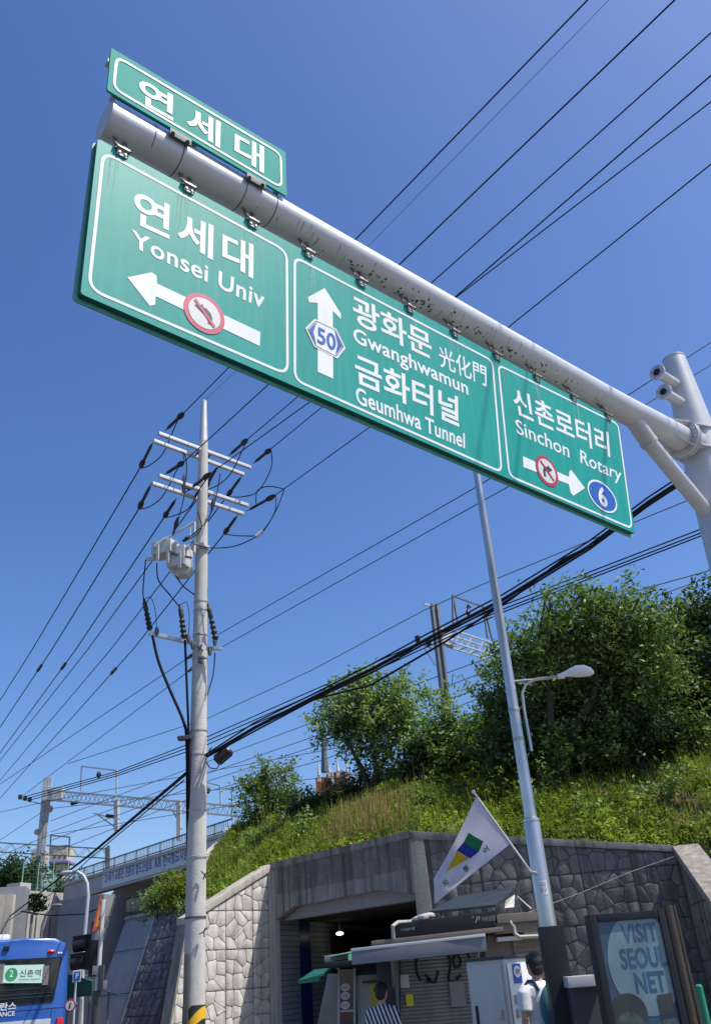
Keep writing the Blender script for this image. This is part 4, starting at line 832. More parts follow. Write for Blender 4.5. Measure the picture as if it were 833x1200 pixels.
P, us, vs = slope_pts(9000, .62, UR, .05, .9); tag(blades('dry_grass', P, rng.uniform(.08, .25, len(P)), 'straw', lean=.7, wd=.010), kind='stuff')
P, us, vs = slope_pts(700, 0, UR, 0, 1.0); tag(blades('dead_stems', P, rng.uniform(.5, 1.1, len(P)), 'straw', lean=.5, wd=.008), kind='stuff')
P, us, vs = slope_pts(1500, 0, UR, 0, 1.0); P = P[np.sin(us * 40) * np.sin(vs * 11 + us * 15) > .35]; tag(blades('tall_grass', P, rng.uniform(.5, .95, len(P)), 'leaf_yel', lean=.45, wd=.016), kind='stuff')
b = MB(); pts_ = []
for j in range(13):
    for i in range(25): u = .655 + .10 * i / 24; v = .12 + .6 * j / 12; q = slope(u, v); pts_.append(q + V((0, -.05, .05 + .04 * math.sin(i * 2.1 + j * 1.7))))
b.add(pts_, [[j * 25 + i, j * 25 + i + 1, (j + 1) * 25 + i + 1, (j + 1) * 25 + i] for j in range(12) for i in range(24) if math.sin(i * .8 + j * 1.1) + math.sin(j * 1.4) > -.6]); tag(b.build('bare_soil', 'dry', weld=False), kind='structure')

def tree(name, label, cat, base, trunk_pts, clumps, nleaf, size, m, group=None, tr=.14, drop=.25, asp=.45, m2=None):
    t = thing(name, label, cat, base, group); base = V(base)
    b = MB()
    for tp in trunk_pts: b.tube([base + V(p) for p in tp], [tr * (1 - .75 * i / (len(tp) - 1)) for i in range(len(tp))], 8)
    tops = [base + V(tp[-1]) for tp in trunk_pts] + [base + V(tp[len(tp) // 2]) for tp in trunk_pts]
    for (c0, r_) in clumps:
        c0 = V(c0); s_ = min(tops, key=lambda q: (q - c0).length); mid = s_.lerp(c0, .5) + V((random.uniform(-.2, .2), random.uniform(-.2, .2), -.15)); b.tube([s_, mid, c0], [tr * .35, tr * .22, .012], 6)
        for k in range(4): e = c0 + V((random.gauss(0, 1) * r_[0] * .6, random.gauss(0, 1) * r_[1] * .6, random.uniform(-.3, .8) * r_[2])); b.tube([mid.lerp(c0, .6), e], [.022, .006], 5)
    b.build('trunk', 'bark', t)
    tot = sum(r_[0] * r_[1] * r_[2] for _, r_ in clumps) ** 1.0; C = []
    wts = [(r_[0] * r_[1] + r_[0] * r_[2]) for _, r_ in clumps]; tw = sum(wts)
    for (c0, r_), w_ in zip(clumps, wts):
        n = int(nleaf * w_ / tw); nsp = max(5, n // 26); d = rng.normal(size=(nsp, 3)); d /= np.linalg.norm(d, axis=1)[:, None]; rad = rng.uniform(.15, 1.0, nsp) ** .6
        sp = np.array(c0) + d * rad[:, None] * np.array(r_); k = rng.integers(0, nsp, n); tt = rng.uniform(0, 1, n)[:, None]
        dirn = d + rng.normal(size=(nsp, 3)) * .35 + np.array([0, 0, .25]); ln_ = size * 3.8
        C.append(sp[k] + dirn[k] * tt * ln_ + rng.normal(size=(n, 3)) * size * .55 - np.array([0, 0, 1]) * tt ** 2 * ln_ * drop * 1.5)
    C = np.concatenate(C); sz = size * rng.uniform(.6, 1.25, len(C))
    if m2:
        h_ = rng.uniform(size=len(C)) < .4; leaves('crown', C[~h_], sz[~h_], m, t, drop=drop, asp=asp); leaves('lit_tone_leaves', C[h_], sz[h_], m2, t, drop=drop, asp=asp)  # paler share stands for sunlit tips, brightness put into leaf colour
    else: leaves('crown', C, sz, m, t, drop=drop, asp=asp)
    return t
def cl(px, py, Y, r, ry=None): p = ay(px, py, Y); k = Y / 1350; return (tuple(p), (r * k, (ry or r) * k * 1.0, r * k * .74))
# small tree beside the railway mast
D = 32.5
bt = ay(437, 918, D)
tree('maple_tree', 'round light green tree, left of the steel railway mast', 'tree', bt, [[(0, 0, -.6), (.15, 0, .5), (.05, 0, 1.4), (.1, 0, 2.4)], [(-.1, 0, -.6), (-.35, 0, .5), (-.7, 0, 1.3), (-1.0, 0, 2.0)], [(0, 0, -.4), (.2, 0, .4), (.8, .1, 1.3), (1.0, 0, 2.0)]],
     [cl(*q) for q in ((432, 812, D, 26), (405, 830, D, 26), (460, 832, D, 28), (388, 848, D, 20), (432, 848, D, 32), (478, 818, D, 20), (482, 850, D, 18), (410, 858, D, 20), (455, 866, D, 26), (436, 880, D, 12), (466, 806, D, 14), (414, 802, D, 13))], 12500, .19, 'leaf_light', m2='leaf_pale', tr=.13)
# bushy trees at the mast foot
D = 30.0
for i, (px, py, cls, m_, lb) in enumerate(((528, 900, ((528, 855, 28), (512, 878, 26), (545, 880, 28), (530, 900, 28), (522, 842, 12)), 'leaf_light', 'bushy yellow-green shrub in front of the railway mast foot'),
                                         (572, 900, ((572, 870, 24), (562, 888, 24), (585, 892, 22)), 'leaf', 'green shrub between the railway mast and the silver lamp post'),
                                         (497, 905, ((500, 882, 18), (492, 898, 20), (508, 905, 22)), 'leaf_dark', 'dark low shrub left of the railway mast foot'))):
    bt = ay(px, py + 15, D); tree('shrub', lb, 'shrub', bt, [[(0, 0, -.4), (.05, 0, .3), (0, 0, .9)], [(0, 0, -.3), (.3, 0, .3), (.5, 0, .8)]], [cl(x, y, D + .3 * (i - 1), r) for x, y, r in cls], 4600, .19, m_, tr=.06, drop=.0, group='shrubs round the railway mast')
# big tree behind the lamp post
D = 27.0; bt = ay(655, 900, D)
tree('cherry_tree', 'large spreading green tree behind the street lamp head', 'tree', bt, [[(0, 0, -.5), (-.1, 0, 1.0), (.1, 0, 2.2), (.1, 0, 3.6)], [(0, 0, -.3), (-.6, .1, 1.0), (-1.3, 0, 2.3)], [(0, 0, -.2), (.6, 0, 1.0), (1.4, 0, 2.0), (1.9, 0, 3.0)]],
     [cl(x, y, D + .3 + (y - 780) / 100 * 1.9 + random.uniform(-.5, .5), r) for x, y, r in ((688, 706, 15), (690, 730, 26), (722, 712, 15), (725, 735, 28), (757, 714, 15), (755, 742, 28), (655, 745, 26), (640, 722, 12), (622, 768, 28), (660, 785, 38), (705, 775, 42), (750, 780, 36), (598, 795, 20), (582, 820, 15), (600, 840, 28), (645, 830, 38), (695, 825, 40), (742, 825, 34), (620, 870, 28), (665, 872, 34), (715, 868, 34), (770, 790, 20), (760, 850, 26), (574, 838, 10), (780, 800, 10), (643, 704, 7), (647, 716, 9), (640, 694, 5), (668, 724, 14), (684, 692, 6), (716, 696, 7), (722, 688, 5), (748, 702, 8), (606, 748, 9), (612, 735, 6), (792, 784, 9), (803, 788, 6), (590, 770, 14), (568, 815, 8), (772, 725, 9), (685, 698, 9))], 50000, .20, 'leaf', m2='leaf_light', tr=.2, drop=.5, asp=.36)
D = 29.0; bt = ay(805, 900, D)
tree('broadleaf_tree', 'dark green tree at the right edge behind the spreading tree', 'tree', bt, [[(0, 0, -.5), (0, 0, 1.2), (.2, 0, 2.6)], [(0, 0, -.3), (.8, 0, 1.2), (1.3, 0, 2.4)]],
     [cl(x, y, D + random.uniform(-.6, 1.2), r) for x, y, r in ((812, 725, 30), (850, 715, 34), (790, 755, 34), (830, 765, 42), (775, 800, 36), (820, 815, 44), (865, 800, 44), (790, 855, 38), (835, 865, 42), (870, 870, 40), (790, 712, 12), (900, 760, 50), (920, 840, 50))], 42000, .20, 'leaf_dark', m2='leaf', tr=.2, drop=.15)
D = 38.0; bt = ay(313, 970, D)
tree('young_tree', 'small bushy tree at the bridge end beside the green fence', 'tree', bt, [[(0, 0, -.5), (0, 0, .8), (.1, 0, 1.6)], [(0, 0, -.3), (-.4, 0, .7), (-.5, 0, 1.3)]], [cl(x, y, D, r) for x, y, r in ((312, 905, 14), (335, 908, 12), (300, 918, 16), (325, 925, 20), (300, 940, 20), (330, 945, 18), (288, 922, 7), (318, 958, 20), (295, 965, 14))], 8500, .15, 'leaf', m2='leaf_yel', tr=.08)
D = 34.0
for i, (px, py, r, m_) in enumerate(((348, 950, 11, 'leaf_dark'), (370, 946, 12, 'leaf_dark'), (395, 940, 12, 'leaf_dark'), (428, 918, 15, 'leaf_dark'), (455, 912, 17, 'leaf'), (478, 916, 16, 'leaf_dark'))):
    bt = ay(px, py + 16, D - i * .3); tree('hedge_bush', ['darkest leftmost', 'second from left', 'third from left', 'fourth from left', 'second from right', 'rightmost'][i] + ' of the round bushes along the crest under the maple', 'bush', bt, [[(0, 0, -.3), (0, 0, .3), (.1, 0, .6)]], [cl(px, py, D - i * .3, r), cl(px + 9, py + 6, D - i * .3, r * .8), cl(px - 10, py + 5, D - i * .3, r * .8), cl(px + 3, py - 9, D - i * .3, r * .5)], 2300, .13, m_, tr=.04, drop=0, group='bushes along the embankment crest')
for i, (px, py, r, D, m_, lb) in enumerate(((205, 1044, 13, 28.5, 'leaf_yel', 'yellow-green bush on top of the abutment wall behind the concrete pole'), (185, 1056, 10, 29.2, 'leaf_light', 'small pale bush overhanging the leaning abutment wall'))):
    bt = ay(px, py + 14, D); tree('bush', lb, 'bush', bt, [[(0, 0, -.2), (0, 0, .2), (.1, 0, .5)]], [cl(px, py, D, r), cl(px + 10, py - 9, D, r * .9), cl(px - 10, py + 6, D, r * .7), cl(px + 16, py + 4, D, r)], 2200, .11, m_, tr=.03, drop=0)

for i, (px, py, r, m_) in enumerate(((588, 880, 13, 'leaf_dark'), (618, 882, 14, 'leaf_dark'), (650, 880, 14, 'leaf'), (683, 882, 15, 'leaf_dark'), (715, 880, 15, 'leaf'), (748, 876, 16, 'leaf_dark'), (785, 870, 18, 'leaf_dark'), (820, 868, 18, 'leaf'))):  # bushes added to fill in the deep shade below the crown
    D = 27.0 - abs(i - 3) * .1; bt = ay(px, py + 14, D); tree('shade_bush', ['leftmost, just left of the lamp post', 'second from left, behind the lamp post', 'third from left', 'fourth from left', 'fifth from left', 'third from right', 'second from right', 'rightmost'][i] + ' of the bushes added dark for the deep shade under the spreading tree', 'bush', bt, [[(0, 0, -.3), (0, 0, .3), (.1, 0, .6)]], [cl(px, py, D, r), cl(px + 12, py + 5, D, r * .7), cl(px - 12, py + 6, D, r * .7), cl(px + 2, py - 12, D, r * .7)], 1500, .19, m_, tr=.04, drop=0, group='bushes under the spreading tree')
for i, (px, py, r, D, m_) in enumerate(((300, 985, 9, 33, 'leaf_light'), (560, 935, 12, 26.5, 'weed'), (610, 950, 10, 25.6, 'weed'), (690, 955, 13, 25.0, 'leaf_light'), (735, 968, 10, 24.4, 'weed'), (655, 925, 12, 26.0, 'leaf'), (345, 972, 9, 31, 'leaf_light'), (775, 925, 12, 25, 'leaf'), (505, 945, 10, 27, 'leaf'))):
    bt = ay(px, py + r, D); tree('weed_clump', ['left end of the slope', 'left of the flag staff', 'just left of the lamp post', 'middle of the right slope', 'lower right slope near the bare soil', 'right of the lamp post high up', 'left slope above the lit wall', 'right edge above the bare soil', 'slope above the corner pilaster'][i] + ', one leafy plant standing out of the grass', 'plant', bt, [[(0, 0, -.2), (0, 0, .2), (.05, 0, .4)]], [cl(px, py, D, r), cl(px + r * .8, py + 2, D, r * .6), cl(px - r * .8, py + 3, D, r * .6)], 500, .17, m_, tr=.02, drop=0, group='leafy plants on the embankment slope')

# ------------------------------------------------------------------ railway bridge on the left
BL = V((-17.98, 52.95, 0)); BR = V((-6.47, 39.36, 0)); bdv = (BR - BL).normalized(); bn = V((bdv.y, -bdv.x, 0)); bn = bn if bn.y < 0 else -bn; LB = (BR - BL).length
PB = lambda s_, z, d=0.: BL + bdv * s_ + V((0, 0, z)) + bn * d
def bz_(px, py, s_=None):                                     # (distance along, height) of a pixel on the bridge's side plane
    p = apl(px, py, BL, bn); return (p - BL).dot(bdv), p.z
sa, zrt = bz_(79, 1024); sb, zrt2 = bz_(269, 961); s1, zd = bz_(217, 996); s0, zd0 = bz_(79, 1037)
zb1 = bz_(79, 1053)[1]; zb2 = bz_(217, 1021)[1]
ztop_ = (zrt + zrt2) / 2; zdeck = (zd + zd0) / 2; zbot = (zb1 + zb2) / 2
br_ = thing('railway_bridge', 'concrete railway bridge with steel railing crossing behind the concrete pole', 'bridge', PB(LB / 2, zbot))
MB().prism([PB(-.3, zbot), PB(LB + .5, zbot), PB(LB + .5, zdeck), PB(-.3, zdeck)], -bn * .5).build('side_girder', 'girder', br_, bev=.02)
MB().prism([PB(-.3, zdeck, .15), PB(LB + 1.2, zdeck, .15), PB(LB + 1.2, zdeck + .14, .15), PB(-.3, zdeck + .14, .15)], -bn * 9).build('deck', 'conc_bridge', br_, bev=.01)
for d in (-3, -6, -8.6): MB().prism([PB(-.3, zbot, d), PB(LB + .5, zbot, d), PB(LB + .5, zdeck - .01, d), PB(-.3, zdeck - .01, d)], -bn * .5).build('inner_girder', 'girder', br_, smooth=False)
MB().bar(PB(-.2, ztop_, .05), PB(LB + .3, ztop_, .05), .05, .06).build('top_rail', 'mast', br_); MB().bar(PB(-.2, zdeck + .24, .05), PB(LB + .3, zdeck + .24, .05), .04, .05).build('bottom_rail', 'mast', br_)
rp_ = MB().bar(PB(0, zdeck + .13, .05), PB(0, ztop_, .05), .05, .05, bdv).build('rail_post', 'mast', br_); bl_ = MB().bar(PB(.2, zdeck + .24, .05), PB(.2, ztop_, .05), .02, .02, bdv).build('baluster', 'mast', br_)
k = 0; s_ = .16
while s_ < LB:
    src = rp_ if k % 8 == 7 else bl_; q = src.copy(); COL.objects.link(q); q.parent = br_; q.location = PB(s_, (W[src].z), .05) - W[br_]; k += 1; s_ += .16
# a far side railing too
MB().bar(PB(-.2, ztop_, -8.8), PB(LB + .3, ztop_, -8.8), .05, .06).build('far_rail', 'mast', br_)
# banner
bn0, bzt = bz_(122, 1020); bn1 = LB + .2
ban = thing('banner', 'long white banner with blue Korean lettering along the bridge girder', 'banner', PB((bn0 + bn1) / 2, zbot))
zba, zbb = bz_(122, 1041)[1], bz_(122, 1020)[1]
MB().prism([PB(bn0, zba, .03), PB(bn1, zba, .03), PB(bn1, zbb, .03), PB(bn0, zbb, .03)], -bn * -.02).build('banner_cloth', 'banner', ban, smooth=False)
PBn = lambda u, v: PB(u, v, .056)
def bt_(body, x0, x1, off=.02, hgt=(.24, .80)):
    a, bb = bz_(x0, 1020)[0], bz_(x1, 1005)[0]; z1 = zba + (zbb - zba) * hgt[1]; z2 = zba + (zbb - zba) * hgt[0]; text('lettering', body, [(a, z1), (a, z2), (bb, z1), (bb, z2)], PBn, 'banner_ink', ban, off)
bt_('21세기 교통은 친환경 철도건설로', 125, 180); bt_('KR', 183, 191, .03, (.28, .74)); bt_('한국철도시설공단', 192, 232)
# piers and walls under and beside the bridge
sp = thing('bridge_pier', 'pale sunlit concrete wall under the railway bridge behind the leaning abutment', 'pier', PB(LB * .55, 0, -5))
pA = ay(131, 1046, 58.5); pB_ = ay(205, 1046, 56)
ppd = V((pB_.x - pA.x, pB_.y - pA.y, 0)); MB().prism([(pA.x, pA.y, 0), (pB_.x, pB_.y, 0), (pB_.x, pB_.y, pA.z + .3), (pA.x, pA.y, pA.z)], V((ppd.y, -ppd.x, 0)).normalized() * -1.2).build('pier_wall', 'conc_lit', sp, bev=.02)
MB().bar(V((pA.x, pA.y - .12, ay(140, 1071, 58).z)), V((pB_.x, pB_.y - .12, ay(205, 1068, 56).z)), .2, .25).build('pier_beam', 'mast', sp)
MB().bar(V((ay(143, 1100, 57.7).x, 57.7, 0)), V((ay(143, 1050, 57.7).x, 57.7, ay(143, 1050, 57.7).z)), .25, .3).build('pier_post', 'mast', sp)
pc = ay(109, 1052, 47); MB().box((pc.x, pc.y, pc.z / 2), (3.0, 1.5, pc.z), frame(-.5)).build('pier_column', 'conc_smooth', sp, bev=.03)
# far abutment: sunlit plain wall and a pilaster, with green fence above
A0 = ay(30, 1045, 51); A1 = ay(80, 1045, 54.0); zA = (A0.z + A1.z) / 2
fw_ = thing('abutment_wall', 'plain sunlit concrete abutment at the far left end of the bridge', 'wall', (A0.x, A0.y, 0))
nA = V((A1.x - A0.x, A1.y - A0.y, 0)).normalized(); nAn = V((nA.y, -nA.x, 0))
MB().prism([(A0.x, A0.y, 0), (A1.x, A1.y, 0), (A1.x, A1.y, zA), (A0.x, A0.y, zA)], -nAn * .8).build('wall_face', 'conc_bridge', fw_, bev=.02)
MB().box(V((A0.x - .35, A0.y - .1, zA / 2 + .1)), (.8, 1.0, zA + .5), (nA, nAn, V((0, 0, 1)))).build('pilaster', 'conc_bridge', fw_, bev=.03)
for k in (.3, .62): q = V((A0.x, A0.y, 0)).lerp(V((A1.x, A1.y, 0)), k); MB().bar(q + nAn * .03, q + nAn * .03 + V((0, 0, zA * .82)), .06, .06, nA).build('drain_pipe', 'mast', fw_)
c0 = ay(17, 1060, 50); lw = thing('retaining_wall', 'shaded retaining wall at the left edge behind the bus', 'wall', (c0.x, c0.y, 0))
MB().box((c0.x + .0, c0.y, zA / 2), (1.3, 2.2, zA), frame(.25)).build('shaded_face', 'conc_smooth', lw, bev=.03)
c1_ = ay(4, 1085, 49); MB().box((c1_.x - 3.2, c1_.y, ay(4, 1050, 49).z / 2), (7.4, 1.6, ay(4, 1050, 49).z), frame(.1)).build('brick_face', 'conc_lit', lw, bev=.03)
# terrain beyond the bridge on the left (railway formation)
tp = [(-60, 50), (-21, 52.5), (-19.5, 54), (-9, 66), (60, 60), (60, 140), (-80, 140)]
MB().prism([(x, y, 0) for x, y in tp], (0, 0, zA - .3)).build('railway_formation', 'soil', None, smooth=False); tag(COL.objects[-1], kind='structure')
# green mesh fence posts
def fence(label, pts, n, h, group=None):
    t = thing('fence', label, 'fence', pts[0], group)
    for i in range(n): p = V(pts[0]).lerp(V(pts[1]), i / (n - 1)); MB().tube([p, p + V((0, 0, h))], .035, 8).build('fence_post', 'fence_g', t)
    b = MB(); a, c0 = V(pts[0]), V(pts[1]); L_ = (c0 - a).length
    for i in range(int(L_ / .25)): p = a.lerp(c0, i * .25 / L_); b.tube([p, p + V((0, 0, h * .9))], .003, 4)
    for k in range(7): b.tube([a + V((0, 0, h * (.1 + k * .13))), c0 + V((0, 0, h * (.1 + k * .13)))], .003, 4)
    tag(b.build('mesh_wire', 'fence_g', t), kind='stuff')
fence('pale green mesh fence on top of the far left abutment', (ay(25, 1045, 51), ay(78, 1043, 54)), 4, 1.5)
fence('tall green fence posts where the bridge railing meets the bush', (ay(272, 962, 39.6), ay(289, 955, 39.0)), 2, 1.15)
D = 56
for i, (px, py, r, lb) in enumerate(((18, 1030, 20, 'bushy dark green tree at the left edge above the bus'), (75, 1045, 9, 'low shrub on the far abutment beside the tower'))):
    bt = ay(px, py + 20, D); tree('far_tree', lb, 'tree', bt, [[(0, 0, -.8), (0, 0, .6), (.1, 0, 1.2)]], [cl(px, py - r * .3, D, r * .7), cl(px - r * .6, py, D, r * .8), cl(px + r * .6, py + 2, D, r * .8), cl(px, py + r * .5, D, r)], 5000 if i == 0 else 1500, .24, 'leaf_dark', tr=.1, drop=0)
# ivy on the pilaster
pv = [ay(random.gauss(42, 6), random.uniform(1048, 1068), 50.6)[:] for _ in range(260)]; iv = leaves('ivy', pv, .3, 'leaf_dark'); tag(iv, 'dark ivy hanging over the top of the far abutment wall', 'ivy')

# ------------------------------------------------------------------ railway electrification
def truss(name, a, bb, h, w_, par, m, n):
    a, bb = V(a), V(bb); d = (bb - a).normalized(); s_ = V((0, 0, 1)).cross(d).normalized() * w_ / 2; u = V((0, 0, h))
    for q in (s_, -s_, s_ + u, -s_ + u): MB().bar(a + q, bb + q, .06, .06).build('truss_chord', m, par)
    L_ = (bb - a).length / n
    for sgn in (1, -1):
        f_ = None
        for i in range(n):
            p = a + d * L_ * i + s_ * sgn; 
            MB().bar(p if i % 2 == 0 else p + u, (p + d * L_ + u) if i % 2 == 0 else p + d * L_, .035, .035).build('truss_brace', m, par)
    for i in range(0, n + 1, 2): p = a + d * L_ * i; MB().bar(p + s_, p - s_, .04, .04).build('truss_tie', m, par)
# right mast and its portal
RY = 37.0; rx_ = 3.22
ztp = ay(509.6, 708, RY).z
rm = thing('railway_mast', 'dark steel railway mast with lattice boom behind the small tree', 'railway mast', (rx_, RY, 8.4))
fr2 = frame(.35)
for s_ in (-.12, .12): MB().box(V((rx_, RY, (ztp + 8) / 2)) + fr2[0] * s_, (.10, .28, ztp - 8), fr2).build('mast_flange', 'mast', rm, bev=.008)
MB().box(V((rx_, RY, (ztp + 8) / 2)), (.2, .10, ztp - 8), fr2).build('mast_web', 'mast', rm)
zb_ = ay(514, 742, RY).z; r_end = az(592, 772, zb_ - .15); r_st = V((rx_, RY, zb_ - .35)); r_end = az(597, 776, zb_ - .3); rdir = (r_end - r_st); rdir.z = 0; r_far = r_st + rdir * 2.6
truss('boom', r_st + rdir.normalized() * .9, r_far, .62, .5, rm, 'mast_light', 30)
MB().prism([r_st + V((0, 0, -.05)), r_st + rdir.normalized() * 1.1 + V((0, 0, .0)), r_st + rdir.normalized() * 1.1 + V((0, 0, .62)), r_st + V((0, 0, .75))], V((0, .3, 0))).build('boom_root', 'mast_light', rm)
zf = lambda px, py: V(apl(px, py, r_st, V((rdir.y, -rdir.x, 0)).normalized()))
for pts in ([(531, 738), (530, 698)], [(530, 698), (566, 711)], [(566, 711), (571, 748)], [(531, 700), (537, 735)], [(567, 711), (577, 752)]): MB().bar(zf(*pts[0]), zf(*pts[1]), .07, .07).build('hoop_bar', 'mast', rm)
MB().tube([zf(549, 708), zf(549, 711), zf(548, 714), zf(548, 718), zf(549, 723)], [.04, .12, .05, .12, .04], 8).build('mast_insulator', 'insul', rm)
MB().bar(ay(508, 710, RY), ay(497, 708, RY - .3), .06, .08).build('top_bracket', 'mast_light', rm)
MB().bar(ay(508, 761, RY), ay(492, 754, RY), .06, .06).build('side_bracket', 'mast_light', rm); MB().bar(ay(510, 780, RY), ay(497, 760, RY), .04, .04).build('side_bracket', 'mast_light', rm)
for x, y in ((489, 749), (502, 753)): MB().tube([ay(x, y + 5, RY), ay(x, y + 2, RY), ay(x, y - 3, RY), ay(x, y - 5, RY)], [.03, .12, .12, .03], 8).build('mast_insulator', 'insul', rm)
for a, bb in (((555, 784), (580, 800)), ((560, 778), (590, 795)), ((556, 785), (570, 800))): MB().bar(ay(*a, RY - 1), ay(*bb, RY - 1), .05, .05).build('registration_arm', 'mast_light', rm)
# left portal
LYm = 62.0; p0 = ay(56.7, 911.5, LYm); lm = thing('railway_mast', 'pale lattice railway portal with mast, left of the concrete pole', 'railway mast', (p0.x, LYm, 5))
for s_ in (-.16, .16): MB().bar(V((p0.x + s_, LYm, 5)), V((p0.x + s_, LYm, p0.z)), .12, .28, V((1, 0, 0))).build('mast_chord', 'mast_light', lm)
for k in range(24): z = 5.3 + k * .43; MB().bar(V((p0.x - .16 * (-1) ** k, LYm, z)), V((p0.x + .16 * (-1) ** k, LYm, z + .43)), .05, .05).build('mast_brace', 'mast_light', lm)
t0 = ay(56, 931, LYm); t1 = ay(301, 952, LYm - 3.5); t1z = (t0.z + t1.z) / 2
truss('beam', V((t0.x, LYm, t0.z - .35)), V((t1.x, t1.y, t1.z - .35)), .62, .5, lm, 'mast_light', 46)
MB().prism([V((t0.x - .3, LYm - .3, t0.z - .45)), V((t0.x + 1.1, LYm - .3, t0.z - .42)), V((t0.x + 1.1, LYm - .3, t0.z + .35)), V((t0.x - .3, LYm - .3, t0.z + .5))], (0, .6, 0)).build('beam_root', 'mast_light', lm)
def lt(px, py): p = apl(px, py, V((t0.x, LYm, 0)), V((t1.y - LYm, -(t1.x - t0.x), 0)).normalized()); return V(p)
for pts in ([(95, 927), (96, 898)], [(96, 898), (137, 903)], [(137, 903), (137, 930)], [(242, 917), (258, 921)], [(258, 921), (259, 946)], [(242, 917), (242, 940)]): MB().bar(lt(*pts[0]), lt(*pts[1]), .09, .09).build('hoop_bar', 'mast_light', lm)
for x in (137, 210): MB().bar(lt(x, 938), lt(x + .3, 974 if x == 137 else 985), .28, .28).build('drop_post', 'mast_light', lm)
for x, y in ((116, 908), (244, 926)): MB().tube([lt(x, y - 4), lt(x, y - 1), lt(x, y + 1), lt(x, y + 4)], [.06, .17, .17, .06], 8).build('portal_insulator', 'insul', lm)
for a, bb in (((115, 955), (136, 970)), ((200, 945), (209, 962)), ((110, 953), (125, 957))): MB().bar(lt(*a), lt(*bb), .08, .08).build('registration_arm', 'mast_light', lm)
MB().tube([lt(125, 956), lt(134, 957)], .12, 8).build('portal_insulator', 'insul', lm); MB().tube([lt(84, 942), lt(91, 940)], .13, 8).build('portal_insulator', 'insul', lm)
MB().bar(ay(52, 943, LYm), ay(24, 936, LYm), .07, .08).build('side_bracket', 'mast_light', lm)
for x, y in ((24, 935), (30, 936.5), (35.5, 938)): MB().tube([ay(x, y + 2, LYm), ay(x, y + 1, LYm), ay(x, y - 3, LYm), ay(x, y - 4, LYm)], [.05, .14, .14, .05], 8).build('portal_insulator', 'insul', lm)
for x, y, r_ in ((58, 948, .26), (55, 941, .16), (44, 975, .2), (52, 960, .18)): MB().tube([ay(x, y, LYm - .45), ay(x, y, LYm - .15)], r_, 14).build('balance_weight', 'mast', lm)
# farther portal and the tower behind it
FYm = 95.0; q0, q1 = ay(0, 994, FYm), ay(128, 1006, FYm)
fm = thing('railway_mast', 'small far railway portal seen under the near one, beside the beige tower', 'railway mast', (q1.x, FYm, 5))
truss('beam', q0 + V((-6, 0, .4)), q1, .9, .6, fm, 'mast', 22)
for x, y0, y1 in ((125, 1038, 993), (127.5, 1038, 991)): MB().bar(ay(x, y0, FYm), ay(x, y1, FYm), .25, .25).build('mast_chord', 'mast', fm)
for a, bb in (((59, 1000), (60, 979)), ((60, 979), (82, 981)), ((82, 981), (81, 1002))): MB().bar(ay(*a, FYm), ay(*bb, FYm), .13, .13).build('hoop_bar', 'mast', fm)
TY = 130.0; tw = thing('tower_building', 'beige tower with purple band rising behind the left railway mast', 'building', ay(65, 1050, TY))
ta, tb_ = ay(60, 990, TY), ay(80, 990, TY)
def tb2(x0, x1, y0, y1, m, dy=0, nm='tower_block', dep=3.): a, c0 = ay(x0, y1, TY + dy), ay(x1, y0, TY + dy); return MB().box(((a.x + c0.x) / 2, TY + dy + dep / 2, (a.z + c0.z) / 2), (c0.x - a.x, dep, c0.z - a.z)).build(nm, m, tw, bev=.03)
tb2(62, 75, 1012, 1060, 'far_wall', .5, 'tower_shaft'); tb2(54, 62, 1010, 1060, 'conc_smooth', .5, 'tower_shaft'); tb2(58, 80, 991, 1011, 'far_wall'); tb2(57.6, 80.4, 1008, 1012.5, 'purple', -.2, 'tower_band', 3.4); tb2(58, 80, 990, 992, 'purple', -.1, 'tower_rim', 3.2); tb2(36, 50, 994, 1012, 'far_wall', 1, 'tower_block')
for x in (63, 69, 75): tb2(x, x + 2.5, 1002, 1006, 'far_win', -.05, 'window', .2)
gh = thing('greenhouse', 'pale teal domed roof beside the beige tower', 'building', ay(42, 1040, 120)); ga = ay(33, 1038, 120); gb = ay(52, 1040, 120)
MB().prism([ga, gb, ay(51, 1026, 120), ay(44, 1015, 120), ay(36, 1014, 120), ay(33, 1022, 120)], (0, 6, 0)).build('roof_shell', 'teal_roof', gh, bev=.1)
# church far behind the trees
CY = 150.0; ch = thing('church', 'red brick church with pale stone spires far behind the small tree', 'church', ay(395, 960, CY))
def chb(x0, x1, y0, y1, m, nm, dep=4, dy=0, par=None): a, c0 = ay(x0, y1, CY + dy), ay(x1, y0, CY + dy); return MB().box(((a.x + c0.x) / 2, CY + dy + dep / 2, (a.z + c0.z) / 2), (c0.x - a.x, dep, c0.z - a.z)).build(nm, m, par or ch)
def cone(x, y0, y1, wpx, m, nm, dy=0): a, c0 = ay(x, y1, CY + dy), ay(x + (y0 - y1) * -.0, y0, CY + dy); r_ = wpx / 1161 * CY / 2; MB().tube([a, (a.x, a.y, c0.z)], [r_, .05], 8).build(nm, m, ch)
tower = chb(385, 409, 905, 960, 'brick', 'brick_tower', 4); chb(372, 386, 910, 960, 'brick', 'brick_tower', 3.4, .6); chb(384.5, 409.5, 903, 906, 'church_stone', 'cornice', 4.4, -.2)
for x in (391, 402): MB().prism([ay(x + a, b_, CY - .15) for a, b_ in ((-2.3, 922), (-2.3, 913), (0, 908.5), (2.3, 913), (2.3, 922))], (0, .3, 0)).build('arched_window', 'far_win', tower)
for x, y0, y1, wp in ((374, 893, 909, 6), (386, 896, 905, 5), (396, 890, 904, 6), (407, 890, 905, 5), (390, 903, 912, 4), (417, 905, 921, 6)): chb(x - wp * .3, x + wp * .3, y1, y1 + 7, 'church_stone', 'pinnacle_shaft', .6, -.4); cone(x, y0, y1, wp * .75, 'church_stone', 'pinnacle', -.2)
